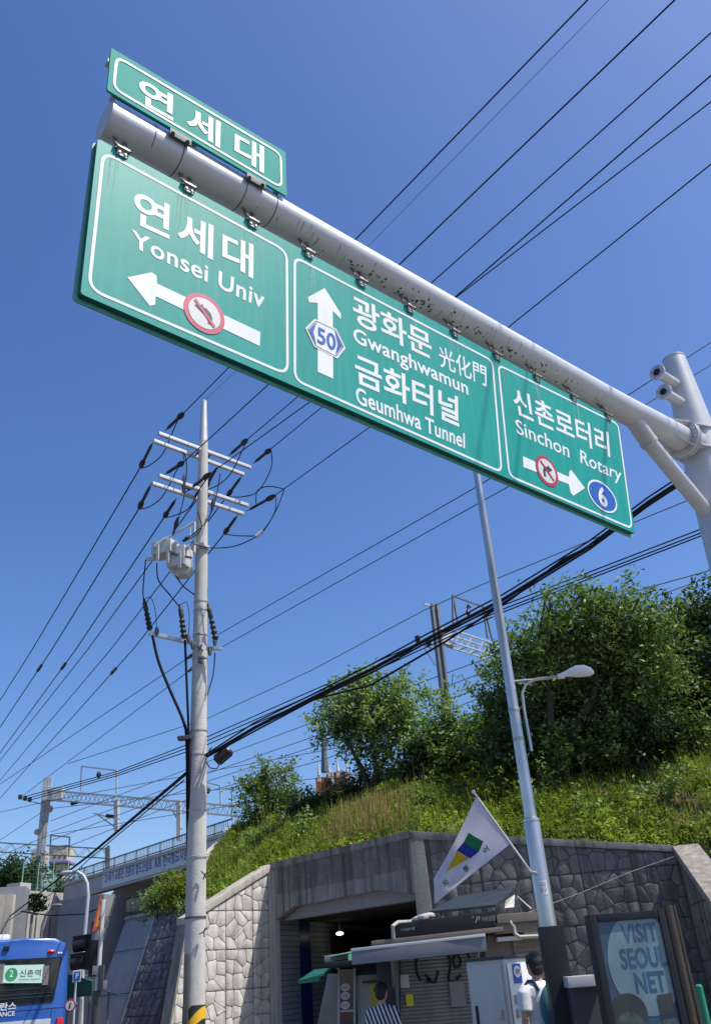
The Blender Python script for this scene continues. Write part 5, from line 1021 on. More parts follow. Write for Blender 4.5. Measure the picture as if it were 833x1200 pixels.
chb(410, 421, 920, 960, 'church_stone', 'aisle', 3, 1)
cone(381, 838, 905, 11, 'slate', 'tall_spire', 8); MB().tube([ay(383, 840, CY + 8), ay(385, 796, CY + 8)], .14, 6).build('spire_mast', 'mast', ch); MB().bar(ay(381.5, 803, CY + 8), ay(387.5, 802, CY + 8), .25, .25).build('spire_cross', 'mast', ch)
cone(489, 858, 905, 14, 'slate', 'grey_spire', 10); cone(495, 868, 905, 12, 'slate', 'grey_spire', 14)

# catenary and feeder wires
G_C = 'railway wires strung between the masts'
zt3 = az(242, 866, 15).z
def cat(pts, r_, lb, m='wire'): wire('railway_wire', pts, r_, lb, m, G_C, ext=25)
for i, (ly, ry, ey) in enumerate(((864, 709, 618), (868.5, 713.5, 622.5), (873, 717, 626))):
    cat([ay(24 + 5.7 * i, 935 + 1.3 * i, 62), ay(138, 904 + i * 2.5, 52), ay(242, ly, 45), ay(380, 803 + i * 5, 40), ay(590, ry, 34), ay(826, ey, 30), ay(900, ey - 32, 29)], .028, ['top', 'middle', 'lowest'][i] + ' of three parallel feeder wires crossing behind the thick bundle')
cat([ay(80, 895, 50), ay(243, 842, 45), ay(364, 786, 40), ay(497, 715, 36), ay(560, 687, 34), ay(799, 589, 28), ay(900, 545, 26)], .02, 'single thin wire meeting the top of the steel mast', 'wire_grey')
for i, (a, bb, c0, d0) in enumerate((((60, 962), (242, 893), (365, 847), (596, 762)), ((60, 975), (242, 907), (377, 860), (600, 775)), ((60, 985), (242, 916), (380, 871), (600, 793)), ((60, 1000), (242, 928), (380, 890), (600, 803)))):
    cat([ay(*a, 60), ay(*bb, 50), ay(*c0, 44), ay(*d0, 36), ay(d0[0] + 260, d0[1] - 95, 31)], .02, ['uppermost', 'second', 'third', 'lowest'][i] + ' of the thin catenary wires above the embankment crest', 'wire_grey')
for i, (a, bb) in enumerate((((0, 952), (60, 938)), ((0, 985), (55, 948)), ((0, 1003), (60, 978)))):
    cat([ay(a[0] - 40, a[1] + 20, 70), ay(*a, 66), ay(*bb, 60), ay(240, 905 + i * 22, 52)], .02, ['upper', 'middle', 'lower'][i] + ' faint wire reaching the left railway mast from the picture edge', 'wire_grey')
wire('contact_dropper', [ay(529, 805, 36), ay(530.5, 790, 36), ay(536, 794, 36), ay(541, 790, 36), ay(549, 806, 36)], .02, 'kinked hanger wire in the sky right of the steel mast', 'wire_grey', G_C)
wire('overhead_line', [ay(700, 705, 45), ay(833, 668, 42), ay(900, 650, 41)], .03, 'faint line above the right hand trees', 'wire_grey', G_C)
w_ = wire('guy_wire', [PR(6.5, zR1 - .2, .3), PR(5.2, 3.55, .3), PR(4, 3.2, .3), PR(2.6, 2.85, .33), PR(1.9, 2.75, .35)], .007, 'pale loose wire hanging across the dark stone wall', 'pipe_w')

# ------------------------------------------------------------------ kiosks
kf = frame(-.06)
def KX(px, py, Y): return ay(px, py, Y)
ky = 13.6
kA = ay(470, 1130, ky + .3); kB = ay(600, 1110, ky); kroof = ay(560, 1083, ky - .3).z
k1 = thing('street_kiosk', 'shuttered dark street kiosk with graffiti, roof sign box and grey awning', 'kiosk', ((kA.x + kB.x) / 2, ky + .6, .12))
xl, xr = ay(466, 1130, ky).x, ay(566, 1130, ky).x
zc = ay(500, 1112, ky).z
n_sl = 38; z0, z1 = .3, zc
b = MB()
for i in range(n_sl):
    za_ = z0 + (z1 - z0) * i / n_sl; zb2_ = z0 + (z1 - z0) * (i + .92) / n_sl
    b.add([(xl, ky, za_), (xr + .6, ky, za_), (xr + .6, ky - .022, (za_ + zb2_) / 2), (xl, ky - .022, (za_ + zb2_) / 2), (xr + .6, ky, zb2_), (xl, ky, zb2_)], [[0, 1, 2, 3], [3, 2, 4, 5]])
sh_ = tag(b.build('shutter_slats', 'shutter', k1, weld=False), kind='stuff')
MB().box(((xl + xr) / 2 + .3, ky + .75, (zc + .12) / 2 + .1), (xr - xl + 1.2, 1.4, zc)).build('kiosk_body', 'charcoal', k1, bev=.02)
MB().box((xl - .03, ky - .03, z1 / 2 + .1), (.07, .1, z1)).build('side_post', 'grey', k1, bev=.01)
PG = lambda px, py: (ay(px, py, ky - .03).x, ay(px, py, ky - .03).z)
PGm = lambda u, v: V((u, ky - .03, v))
stroke('graffiti', [[PG(*p) for p in pp] for pp in (
    [(490, 1118), (487, 1128), (488, 1140), (493, 1150)], [(521, 1112), (527, 1124), (527, 1137), (525, 1147)], [(531, 1121), (536, 1119), (540, 1126), (538, 1133), (533, 1134), (531, 1127), (531, 1121)],
    [(498, 1142), (504, 1150), (510, 1151), (513, 1138)], [(500, 1151), (504, 1146)], [(525, 1147), (532, 1155), (540, 1156)], [(534, 1148), (540, 1142)], [(546, 1110), (550, 1124)])], .035, PGm, 'black', sh_)
# awning
awl, awr = ay(412, 1115, ky - 1.0), ay(568, 1097, ky - 1.4)
zaw = (awl.z + awr.z) / 2; a1_, a2_ = V((awl.x, ky - 1.1, awl.z)), V((awr.x, ky - 1.4, awr.z)); bk = V((0, 1.25, .03))
MB().prism([a1_, a2_, a2_ + bk, a1_ + bk], (0, 0, .03)).build('awning_top', 'charcoal', k1, bev=.004)
MB().prism([a1_ + V((0, 0, -.155)), a2_ + V((0, 0, -.17)), a2_, a1_], (0, -.02, 0)).build('awning_valance', 'awning', k1, bev=.003); MB().bar(a1_ + V((0, -.02, .012)), a2_ + V((0, -.02, .012)), .04, .035).build('awning_rail', 'white', k1, bev=.004)
for t in (.3, .95): q = a1_.lerp(a2_, t); MB().tube([q + V((0, 0, -.1)), q + bk + V((0, 0, -.5))], .018, 6).build('awning_stay', 'steel', k1)
# roof sign box
ra, rb = ay(461, 1100, ky - .5), ay(586, 1087, ky - .5); rt = ay(586, 1066, ky - .5).z; rtl = ay(461, 1083, ky - .5).z
PRm = lambda u, v: V((ra.x + (rb.x - ra.x) * u, ky - .52, (ra.z + (rb.z - ra.z) * u) * (1 - v) + (rtl + (rt - rtl) * u) * v))
rb_ = MB().prism([PRm(0, 0) + V((0, .02, 0)), PRm(1, 0) + V((0, .02, 0)), PRm(1, 1) + V((0, .02, 0)), PRm(0, 1) + V((0, .02, 0))], (0, 1.2, 0)).build('roof_sign_box', 'black', k1, bev=.03)
text('roof_lettering', '가판대', [(.07, .62), (.07, .42), (.20, .62), (.20, .42)], lambda u, v: PRm(u, v) - V((0, .012, 0)), 'awning', rb_, .01); text('roof_lettering', '거리상점', [(.83, .72), (.83, .42), (.96, .72), (.96, .42)], lambda u, v: PRm(u, v) - V((0, .012, 0)), 'awning', rb_, .01)
stroke('roof_logo', [[(.775, .42), (.80, .78), (.815, .78), (.812, .6), (.80, .55)], [(.755, .72), (.758, .82)]], .012, lambda u, v: PRm(u, v) - V((0, .012, 0)), 'awning', rb_)
MB().bar(PRm(-.0, -.12) + V((-.3, .1, -.02)), PRm(1.02, -.10) + V((0, .1, 0)), .3, .06).build('roof_fascia', 'brown', k1, bev=.01)
rr_ = ay(620, 1078, ky - .4); MB().box(((rb.x + rr_.x) / 2 + .12, ky + .15, (rr_.z + rt) / 2 - .1), (rr_.x - rb.x + .38, 1.3, .24)).build('roof_side', 'brown', k1, bev=.02)
MB().box(((rb.x + rr_.x) / 2 + .12, ky + .15, (rr_.z + rt) / 2 - .1 + .0), (rr_.x - rb.x + .42, 1.34, .02)).build('roof_trim', 'bronze', k1)
rx0, rx1 = ay(568, 1120, ky - .2).x, ay(655, 1120, ky - .2).x; ztr = ay(600, 1094, ky - .2).z
b = MB()
for i in range(30): za_ = .3 + (ztr - .35) * i / 30; b.box(((rx0 + rx1) / 2 + .2, ky - .22, za_ + .02), (rx1 - rx0 - .4, .02, (ztr - .3) / 33))
tag(b.build('louvre_slats', 'brown', k1), kind='stuff'); MB().box(((rx0 + rx1) / 2, ky + .3, ztr / 2 + .06), (rx1 - rx0, .95, ztr - .1)).build('side_cabinet', 'brown', k1, bev=.02)
MB().box((ay(596, 1100, ky - .3).x, ky - .3, ay(596, 1100, ky - .3).z), (.34, .22, .05)).build('service_shelf', 'white', k1, bev=.01); MB().box((ay(626, 1086, ky - .4).x, ky - .35, ay(626, 1088, ky - .4).z), (.32, .2, .2)).build('meter_box', 'cream', k1, bev=.02)
MB().tube([ay(597, 1080, ky - .5), ay(602, 1086, ky - .5), ay(603, 1094, ky - .5), ay(609, 1098, ky - .5), ay(632, 1097, ky - .5)], .025, 8).build('bent_pipe', 'pipe_w', k1)
# hose on the roof
MB().tube([ay(461, 1100, ky - .55), ay(460, 1085, ky - .6), ay(466, 1081, ky - .5), ay(485, 1080, ky - .3), ay(500, 1075, ky - .2)], .026, 8).build('roof_hose', 'pipe_w', k1)
# tilted solar panel on the roof, a thing of its own
so_ = thing('solar_panel', 'dark tilted solar panel lying on the black kiosk roof', 'solar panel', ay(550, 1066, ky))
p4 = [ay(503, 1071, ky - .35), ay(581, 1063, ky - .45), ay(605, 1042, ky + .35), ay(536, 1053, ky + .45)]
MB().prism(p4, (0, 0, .035)).build('panel_face', 'solar', so_, bev=.006)
MB().prism([ay(591, 1064, ky), ay(602, 1063, ky), ay(603, 1048, ky + .2), ay(592, 1055, ky)], (0, .05, 0)).build('panel_support', 'cream', so_); 
for x, y in ((515, 1070), (565, 1064)): MB().tube([ay(x, y + 6, ky - .2), ay(x + 2, y - 2, ky - .2)], .018, 6).build('panel_leg', 'steel', so_)
MB().tube([ay(605, 1050, ky + .2), ay(622, 1065, ky + .2)], .012, 6).build('panel_stay', 'steel', so_)
rg = thing('rag_bundle', 'crumpled pale cloth bundle on the left end of the kiosk roof', 'cloth', ay(496, 1076, ky - .4))
b = MB()
for k in range(7): b.ell(ay(488 + k * 2.6, 1078 - k * .9, ky - .4) + V((0, random.uniform(-.05, .1), 0)), (.09, .07, .03 + random.uniform(0, .02)), 8, 5)
b.build('cloth_folds', 'pipe_w', rg)

for x, y, w__, h__, m_ in ((474, 1150, .12, .16, 'cream'), (536, 1165, .20, .30, 'awning'), (480, 1172, .10, .14, 'ybill')):
    c0 = ay(x, y, ky - .04); MB().box(c0, (w__, .012, h__)).build('pasted_notice', m_, k1)
MB().tube([ay(470, 1108, ky - .3), ay(468, 1130, ky - .08), ay(469, 1200, ky - .08)], .008, 6).build('power_lead', 'wire', k1)
# left small kiosk
k2y = 14.4; k2 = thing('street_kiosk', 'small grey ticket booth with green awning and oval stickers left of the shutter', 'kiosk', (ay(415, 1200, k2y).x, k2y + .6, .12))
def K2(px, py, d=0): return ay(px, py, k2y + d)
zt2 = K2(430, 1131).z; xa, xb_ = K2(397, 1150).x, K2(466, 1150).x
MB().box(((xa + xb_) / 2, k2y + .75, (zt2 + .12) / 2), (xb_ - xa, 1.3, zt2 - .12)).build('booth_body', 'charcoal', k2, bev=.02)
MB().box(((K2(416, 1150).x + K2(448, 1150).x) / 2, k2y + .06, zt2 / 2), (K2(448, 1150).x - K2(416, 1150).x, .06, zt2 - .25)).build('booth_panel', 'cream', k2, bev=.01)
MB().box((K2(432, 1130).x, k2y + .3, zt2 + .03), (xb_ - xa + .25, 1.7, .08)).build('booth_roof', 'black', k2, bev=.02)
MB().prism([K2(380, 1128, .1), K2(411, 1123, .1), K2(411, 1116, .1), K2(380, 1120, .1)], (0, 1, 0)).build('fascia_board', 'conc_smooth', k2, bev=.01)
MB().prism([K2(412, 1130, .0), K2(465, 1127, .0), K2(463, 1118, .0), K2(412, 1125, .0)], (0, .3, 0)).build('fascia_strip', 'mint_strip', k2, bev=.006)
MB().prism([K2(408, 1130, -.05), K2(413, 1130, -.05), K2(413, 1117, -.05), K2(408, 1118, -.05)], (0, .2, 0)).build('fascia_post', 'mint_strip', k2)
MB().prism([K2(388, 1119.5, .0), K2(413, 1114.5, .0), K2(413, 1116, .0), K2(388, 1121, .0)], (0, .3, 0)).build('fascia_edge', 'mint_strip', k2)
gl_ = MB().prism([K2(396, 1200, -.02), K2(417, 1200, -.02), K2(415, 1136, -.02), K2(396, 1136, -.02)], (0, .06, 0)).build('booth_window', 'bus_glass', k2)
for x in (397, 415.5): MB().bar(K2(x, 1200, -.04), K2(x, 1134, -.04), .04, .03).build('window_frame', 'arm', k2)
MB().bar(K2(399, 1185, -.05), K2(416, 1184, -.05), .03, .025).build('window_frame', 'arm', k2)
for y in (1157, 1167, 1178):
    c0 = K2(404.5, y, -.035); flat('oval_sticker', circ(c0.x, c0.z, .068, .05, 20), lambda u, v: V((u, k2y - .04, v)), 'white', gl_); c1_ = c0; text('sticker_print', {1157: '복권', 1167: '로또', 1178: '토큰'}[y], [(c0.x - .04, c0.z + .022), (c0.x - .04, c0.z - .022), (c0.x + .04, c0.z + .022), (c0.x + .04, c0.z - .022)], lambda u, v: V((u, k2y - .044, v)), 'pink_film', gl_)
c0 = K2(405, 1190, -.04); text('sticker_print', '6/45', [(c0.x - .07, c0.z + .045), (c0.x - .07, c0.z - .045), (c0.x + .07, c0.z + .045), (c0.x + .07, c0.z - .045)], lambda u, v: V((u, k2y - .044, v)), 'red_film', gl_, .02)
MB().prism([K2(349, 1152, -.7), K2(375, 1145, -.7), K2(394, 1136, -.1), K2(368, 1139, -.1)], (0, 0, .03)).build('green_awning', 'awning_g', k2, bev=.004); MB().prism([K2(350, 1153, -.72), K2(374, 1150, -.72), K2(375, 1144, -.72), K2(350, 1151, -.72)], (0, -.02, 0)).build('awning_lip', 'awning_g', k2)
MB().prism([K2(372, 1200, .3), K2(396, 1200, .0), K2(396, 1141, .0), K2(384, 1141, .3)], (0, .1, 0)).build('display_side', 'brown', k2)
MB().box(K2(439, 1150, -.1), (.36, .25, .03)).build('notice_hood', 'charcoal', k2, bev=.005)
for x, w__ in ((438.5, .10), (446.5, .06)): nb = MB().box(K2(x, 1167, -.02), (w__, .02, .36)).build('yellow_notice', 'ybill', k2)
MB().box(K2(440, 1160, -.04), (.06, .02, .06)).build('notice_print', 'blue_film', k2)
MB().prism([K2(449, 1200, .0), K2(466, 1200, .0), K2(464, 1131, .0), K2(449, 1131, .0)], (0, .06, 0)).build('booth_doorway', 'black', k2); MB().bar(K2(466, 1200, -.06), K2(464, 1129, -.06), .04, .04).build('window_frame', 'arm', k2)
MB().box(K2(462, 1178, -.3), (.3, .3, .18)).build('counter_goods', 'brown', k2, bev=.02)
MB().box(K2(462, 1192, -.3), (.32, .3, .22)).build('counter_box', 'blue_film', k2, bev=.02)

# pale cabinet
cby = 11.5; cv = ay(592, 1121, cby); cvx = V((cv.x - .03, cby, 0)); cl_ = ay(546, 1130, cby + .35); cr_ = ay(621, 1124, cby + .28)
cz = ay(586, 1124, cby).z
cab = thing('utility_cabinet', 'cream metal utility cabinet with blue sticker in front of the kiosk', 'cabinet', (cvx.x, cby, .12))
pts = [V((cvx.x, cby, .12)), V((cr_.x, cr_.y, .12)), V((cr_.x - .42, cr_.y + .62, .12)), V((cl_.x, cl_.y, .12))]
MB().prism(pts, (0, 0, cz - .12)).build('cabinet_body', 'cream', cab, bev=.012)
cent = sum(pts, V((0, 0, 0))) / 4; MB().prism([V((p.x + (p.x - cent.x) * .07, p.y + (p.y - cent.y) * .07, cz)) for p in pts], (0, 0, .035)).build('cabinet_lid', 'charcoal', cab, bev=.006)
fd = (pts[1] - pts[0]).normalized(); fn = V((fd.y, -fd.x, 0)); PC = lambda u, v, d=.012: V((cvx.x, cby, 0)) + fd * u + V((0, 0, v)) + fn * d
wF = (pts[1] - pts[0]).length
MB().prism([PC(.03, .25), PC(wF - .02, .25), PC(wF - .02, cz - .05), PC(.03, cz - .05)], -fn * -.012).build('cabinet_door', 'white', cab, bev=.004)
MB().prism([PC(.10, cz - .26, .03), PC(.235, cz - .26, .03), PC(.235, cz - .06, .03), PC(.10, cz - .06, .03)], fn * .002).build('blue_sticker', 'blue_film', cab)
MB().prism([PC(*p, .033) for p in circ(.168, cz - .14, .055, .062, 20)], fn * .001).build('sticker_disc', 'white', cab); text('sticker_print', '금연', [(.135, cz - .11), (.135, cz - .165), (.205, cz - .11), (.205, cz - .165)], lambda u, v: PC(u, v, .038), 'red_film', cab, .02)
for z in (cz - .42, cz - .56): MB().box(PC(.10, z, .04), (.05, .03, .09), (fd, fn, V((0, 0, 1)))).build('cabinet_latch', 'steel', cab, bev=.006)
gd = (pts[3] - pts[0]).normalized(); gn = V((-gd.y, gd.x, 0)); gn = gn if gn.y < 0 else -gn
PC2 = lambda u, v, d=.012: V((cvx.x, cby, 0)) + gd * u + V((0, 0, v)) + gn * d
wG = (pts[3] - pts[0]).length; MB().prism([PC2(.04, .25), PC2(wG - .04, .25), PC2(wG - .04, cz - .04), PC2(.04, cz - .04)], gn * .012).build('side_door', 'cream', cab, bev=.004)
MB().box(PC2(.10, 1.25, .04), (.04, .03, .10), (gd, gn, V((0, 0, 1)))).build('cabinet_latch', 'steel', cab, bev=.006); MB().box(PC2(wG - .1, 1.2, .03), (.03, .02, .30), (gd, gn, V((0, 0, 1)))).build('cabinet_handle', 'black', cab, bev=.004)
# low counter box between lamp and advert
bxx = thing('terminal_box', 'low dark service box with silver lid between lamp post and advert', 'box', (*ay(682, 1190, 10.0)[:2], .12)); q0 = ay(665, 1150, 10.0); q1 = ay(700, 1150, 10.0); zq = ay(682, 1156, 10.0).z
MB().box(((q0.x + q1.x) / 2, 10.15, (zq + .12) / 2), (q1.x - q0.x, .34, zq - .12)).build('box_body', 'charcoal', bxx, bev=.01); MB().box(((q0.x + q1.x) / 2, 10.13, zq + .045), (q1.x - q0.x + .03, .42, .10)).build('silver_lid', 'arm', bxx, bev=.012)
# advert light box
AY = 9.0; fa = frame(.08)
a0_ = ay(689, 1072, AY); a1__ = ay(778, 1066, AY + .07)
ad = thing('advert_board', 'framed street advert reading VISIT SEOUL NET beside the lamp post', 'advert', ((a0_.x + a1__.x) / 2, AY, .12))
adx = a0_.x; wA = (a1__ - a0_).length * .985; zA1 = a0_.z; ux = V((a1__.x - a0_.x, a1__.y - a0_.y, 0)).normalized(); un = V((ux.y, -ux.x, 0))
PAd = lambda u, v, d=0.: V((a0_.x, a0_.y, v)) + ux * u + un * d
zlo = .45
MB().prism([PAd(0, zlo), PAd(wA, zlo), PAd(wA, zA1), PAd(0, zA1)], -un * .16).build('casing', 'black', ad, bev=.012)
for q in (((0, zlo), (.065, zA1)), ((wA - .065, zlo), (wA, zA1))): MB().box(PAd((q[0][0] + q[1][0]) / 2, (zlo + zA1) / 2, .015), (.065, .03, zA1 - zlo - .002), (ux, un, V((0, 0, 1)))).build('frame_bar', 'black', ad, bev=.006)
for z in (zA1 - .035, zlo + .035): MB().box(PAd(wA / 2, z, .0145), (wA - .14, .029, .065), (ux, un, V((0, 0, 1)))).build('frame_bar', 'black', ad, bev=.006)
px0, px1 = .065, wA - .065; pz1 = zA1 - .07; pz0 = zlo + .07; pw_ = px1 - px0
flat('poster_ground', [(px0, pz0), (px1, pz0), (px1, pz1), (px0, pz1)], lambda u, v: PAd(u, v, .004), 'poster_b', ad)
cx_, cz_ = px0 + pw_ * .62, pz1 - .36; disc = [p for p in circ(cx_, cz_, .33, .42, 40)]; disc = cut_convex(disc, [(px0, pz0), (px1, pz0), (px1, pz1), (px0, pz1)]); flat('poster_disc', disc, lambda u, v: PAd(u, v, .007), 'poster', ad)
def adt(s_, x0, x1, y0, y1): text('lettering', s_, [(px0 + pw_ * x0, pz1 - y0), (px0 + pw_ * x0, pz1 - y1), (px0 + pw_ * x1, pz1 - y0), (px0 + pw_ * x1, pz1 - y1)], lambda u, v: PAd(u, v, .0085), 'poster_t', ad, .03)
adt('VISIT', .35, .93, .03, .19); adt('SEOUL', .26, 1.0, .23, .40); adt('NET', .42, .90, .43, .60)
pc_ = lambda u, v: (px0 + pw_ * u, pz1 - v)
def pfig(pts, m_, d_, nm='poster_figure'): flat(nm, cut_convex(pts, [(px0, pz0), (px1, pz0), (px1, pz1), (px0, pz1)]), (lambda u, v: PAd(u, v, d_)), m_, ad)
pfig(circ(*pc_(.24, .74), .17, .155, 28), 'poster_d', .010); pfig(circ(*pc_(.22, .93), .165, .20, 24), 'poster_s', .012)
pfig([pc_(-.1, 1.6), pc_(.75, 1.6), pc_(.60, 1.12), pc_(.38, .96), pc_(.02, 1.0)], 'poster_s', .0115); pfig([pc_(.30, 1.15), pc_(.58, 1.12), pc_(.55, 1.0), pc_(.33, .98)], 'poster_d', .013)
pfig([pc_(.72, .78), pc_(.95, .76), pc_(.95, .61), pc_(.72, .62)], 'poster_d', .013); pfig([pc_(.70, 1.15), pc_(.98, 1.12), pc_(.97, .80), pc_(.73, .81)], 'poster_s', .012)
pfig([pc_(-.1, 1.42), pc_(1.1, 1.50), pc_(1.1, 1.40), pc_(.5, 1.30), pc_(-.1, 1.28)], 'poster', .0125)
for k in range(26):
    u_, v_ = random.uniform(.05, .95), random.uniform(.95, 1.35); pfig(circ(*pc_(u_, v_), random.uniform(.008, .03), random.uniform(.008, .03), 7), random.choice(('poster', 'poster_d', 'poster_s', 'poster_t')), .0145 + k * .0002, 'poster_detail')
MB().tube([PAd(wA + .05, .12, -.02), PAd(wA + .05, zA1 + .03, -.02)], .055, 16).build('bronze_column', 'bronze', ad); MB().tube([PAd(wA + .125, .12, .0), PAd(wA + .105, zA1 + .03, .0)], .02, 10).build('column_trim', 'bronze', ad)
for s_ in (.1, wA - .1): MB().box(PAd(s_, .28, -.08), (.08, .1, .36), (ux, un, V((0, 0, 1)))).build('board_foot', 'black', ad)
gp_ = thing('bollard', 'thin green post in front of the dark wall at lower right', 'post', (*ay(820, 1190, 12)[:2], .12)); q = ay(818, 1156, 12); MB().tube([(q.x, 12, .12), (q.x, 12, q.z)], .045, 12).build('green_tube', 'fence_dk', gp_); MB().ell((q.x, 12, q.z), (.046, .046, .025), 12, 6).build('rounded_cap', 'fence_dk', gp_)

# ------------------------------------------------------------------ bus
th_ = R(31); bX = V((math.cos(th_), math.sin(th_), 0)); bY = V((-math.sin(th_), math.cos(th_), 0)); bo = ay(79, 1180, 26.2); bo = V((bo.x, bo.y, 0)); Wb, Hb, Lb = 2.5, 3.28, 10.8
PBs = lambda u, v, d=0.: bo - bX * (Wb - u) - bY * d + V((0, 0, v))       # u from the left rear corner, d behind the rear face
bus = thing('city_bus', 'blue city bus seen from behind, cut by the left edge of the picture', 'bus', bo - bX * Wb / 2)
def sec(k): z0 = .32; return [(0 + k, z0), (Wb - k, z0), (Wb - k, 1.2), (Wb - k - .02, 2.5), (Wb - k - .07, 2.95), (Wb - .16 - k, Hb - .12 - k), (Wb - .42 - k, Hb - k * .8), (Wb / 2, Hb + .04 - k * .8), (.42 + k, Hb - k * .8), (.16 + k, Hb - .12 - k), (.07 + k, 2.95), (.02 + k, 2.5), (0 + k, 1.2)]
b = MB(); rings = [(0.0, .06), (.03, .02), (.12, 0), (Lb - .3, 0), (Lb, .12)]; n_ = 13
vs = [PBs(u, v, -t) for t, k in rings for u, v in sec(k)]; fs = [[r * n_ + i, r * n_ + (i + 1) % n_, (r + 1) * n_ + (i + 1) % n_, (r + 1) * n_ + i] for r in range(4) for i in range(n_)] + [list(range(n_)), [4 * n_ + i for i in range(n_)]]
b.add(vs, fs).build('body', 'bus_blue', bus)
wq = [(.14, 1.72), (2.05, 1.72), (2.28, 2.86), (.14 - .0, 2.86)]; wq = [(.30, 1.75), (2.13, 1.75), (2.27, 2.82), (.22, 2.82)]
rw_ = MB().prism([PBs(u, v, .012) for u, v in rrect(wq[3], wq[0], wq[1], wq[2], .08)], bY * .03).build('rear_window', 'bus_glass', bus, smooth=False)
def bpx(px, py): p = apl(px, py, bo, bY); return (p - (bo - bX * Wb)).dot(bX), p.z
def bq(x0, y0, x1, y1): a, c0 = bpx(x0, y0), bpx(x1, y1); return a, c0
(u0, v1), (u1, v0) = bpx(5, 1131.5), bpx(50, 1152)
rp1 = MB().prism([PBs(u, v, .02) for u, v in ((u0, v0 + .06), (u1, v0), (u1, v1 - .03), (u0, v1))], -bY * .02).build('route_panel', 'mint', bus, smooth=False)
PRp = lambda u, v: PBs(u, v, .046)
hh_ = v1 - v0; flat('line_badge', circ(u0 + hh_ * .44, v0 + hh_ * .53, hh_ * .33), PRp, 'mint_green', rp1); text('badge_number', '2', [(u0 + hh_ * .34, v0 + hh_ * .74), (u0 + hh_ * .34, v0 + hh_ * .40), (u0 + hh_ * .54, v0 + hh_ * .74), (u0 + hh_ * .54, v0 + hh_ * .40)], lambda u, v: PBs(u, v, .05), 'mint', rp1, .02)
text('lettering', '신촌역', [(u0 + hh_ * .88, v0 + hh_ * .74), (u0 + hh_ * .88, v0 + hh_ * .38), (u1 - .07, v0 + hh_ * .70), (u1 - .07, v0 + hh_ * .36)], PRp, 'ink', rp1); text('lettering', 'Sinchon Station', [(u0 + hh_ * .88, v0 + hh_ * .30), (u0 + hh_ * .88, v0 + hh_ * .20), (u1 - .07, v0 + hh_ * .28), (u1 - .07, v0 + hh_ * .18)], PRp, 'mint_green', rp1)
for x0, x1, y0, y1 in ((51, 56, 1132, 1154), (-6, 3, 1130, 1153)): (a, d_), (c0, e_) = bpx(x0, y0), bpx(x1, y1); MB().prism([PBs(a, e_, .02), PBs(c0, e_, .02), PBs(c0, d_, .02), PBs(a, d_, .02)], -bY * .03).build('panel_bracket', 'grey', bus)
for yy in (1157, 1163, 1167): a, c0 = bpx(-25, yy - 2), bpx(60, yy); MB().bar(PBs(.35, c0[1], .016), PBs(2.1, c0[1], .016), .012, .012).build('demister_line', 'charcoal', bus)
ring('window_rubber', [p for p in rrect(wq[3], wq[0], wq[1], wq[2], .08)], inset(rrect(wq[3], wq[0], wq[1], wq[2], .08), .035), lambda u, v: PBs(u, v, .014), 'black', bus)
for zz in (1.62, .98): MB().box(PBs(Wb / 2, zz, .002), (Wb - .12, .006, .012), (bX, bY, V((0, 0, 1)))).build('panel_gap', 'bus_glass', bus, smooth=False)
for uu in (.40, Wb - .40): MB().box(PBs(uu, 1.30, .002), (.012, .006, .62), (bX, bY, V((0, 0, 1)))).build('panel_gap', 'bus_glass', bus, smooth=False)
for k in range(7): MB().box(PBs(Wb / 2, .86 - k * .03, .004), (1.1, .01, .012), (bX, bY, V((0, 0, 1)))).build('vent_slot', 'black', bus, smooth=False)
u_, v_ = bpx(60.5, 1115); MB().ell(PBs(u_, v_ - .0, .0), (.11, .06, .05), 12, 6, (bX, bY, V((0, 0, 1)))).build('high_brake_light', 'lamp_red', bus); MB().ell(PBs(Wb - u_, v_, .0), (.11, .06, .05), 12, 6, (bX, bY, V((0, 0, 1)))).build('high_brake_light', 'lamp_red', bus)
for x in (69, 72): u_, v_ = bpx(x, 1117); MB().ell(PBs(u_, v_, .0), (.03, .04, .03), 8, 5, (bX, bY, V((0, 0, 1)))).build('marker_light', 'white', bus)
for px in (72,): u_, v_ = bpx(70, 1199)
for uu in (Wb - .16, .16): MB().box(PBs(uu, v_, .02), (.17, .06, .26), (bX, bY, V((0, 0, 1)))).build('tail_light', 'lamp_red', bus, bev=.02)
text('side_lettering', '세브란스', [(bpx(-20, 1173)[0], bpx(20, 1174)[1]), (bpx(-20, 1173)[0], bpx(20, 1183)[1]), (bpx(20, 1174)[0], bpx(20, 1174)[1]), (bpx(20, 1174)[0], bpx(20, 1183)[1])], lambda u, v: PBs(u, v, .016), 'white', bus, .02)
text('side_lettering', 'SEVERANCE', [(bpx(-20, 1173)[0], bpx(20, 1184.5)[1]), (bpx(-20, 1173)[0], bpx(20, 1190)[1]), (bpx(19, 1174)[0], bpx(19, 1184.5)[1]), (bpx(19, 1174)[0], bpx(19, 1190)[1])], lambda u, v: PBs(u, v, .016), 'white', bus, .01)
zpl = bpx(40, 1195)[1]; MB().prism([PBs(.3, zpl - .3, .01), PBs(2.1, zpl - .3, .01), PBs(2.1, zpl, .01), PBs(.3, zpl, .01)], -bY * .02).build('silver_strip', 'bus_skirt', bus, bev=.006)
MB().box(PBs(Wb / 2, .36, .04), (Wb - .1, .14, .22), (bX, bY, V((0, 0, 1)))).build('bumper', 'charcoal', bus, bev=.03)
MB().box(PBs(Wb / 2 + .0, .62, .012), (.52, .02, .17), (bX, bY, V((0, 0, 1)))).build('number_plate', 'white', bus)
MB().box(PBs(Wb / 2 - .62, Hb + .12, -2.6), (.95, 2.6, .22), (bX, bY, V((0, 0, 1)))).build('roof_unit', 'white', bus, bev=.08)
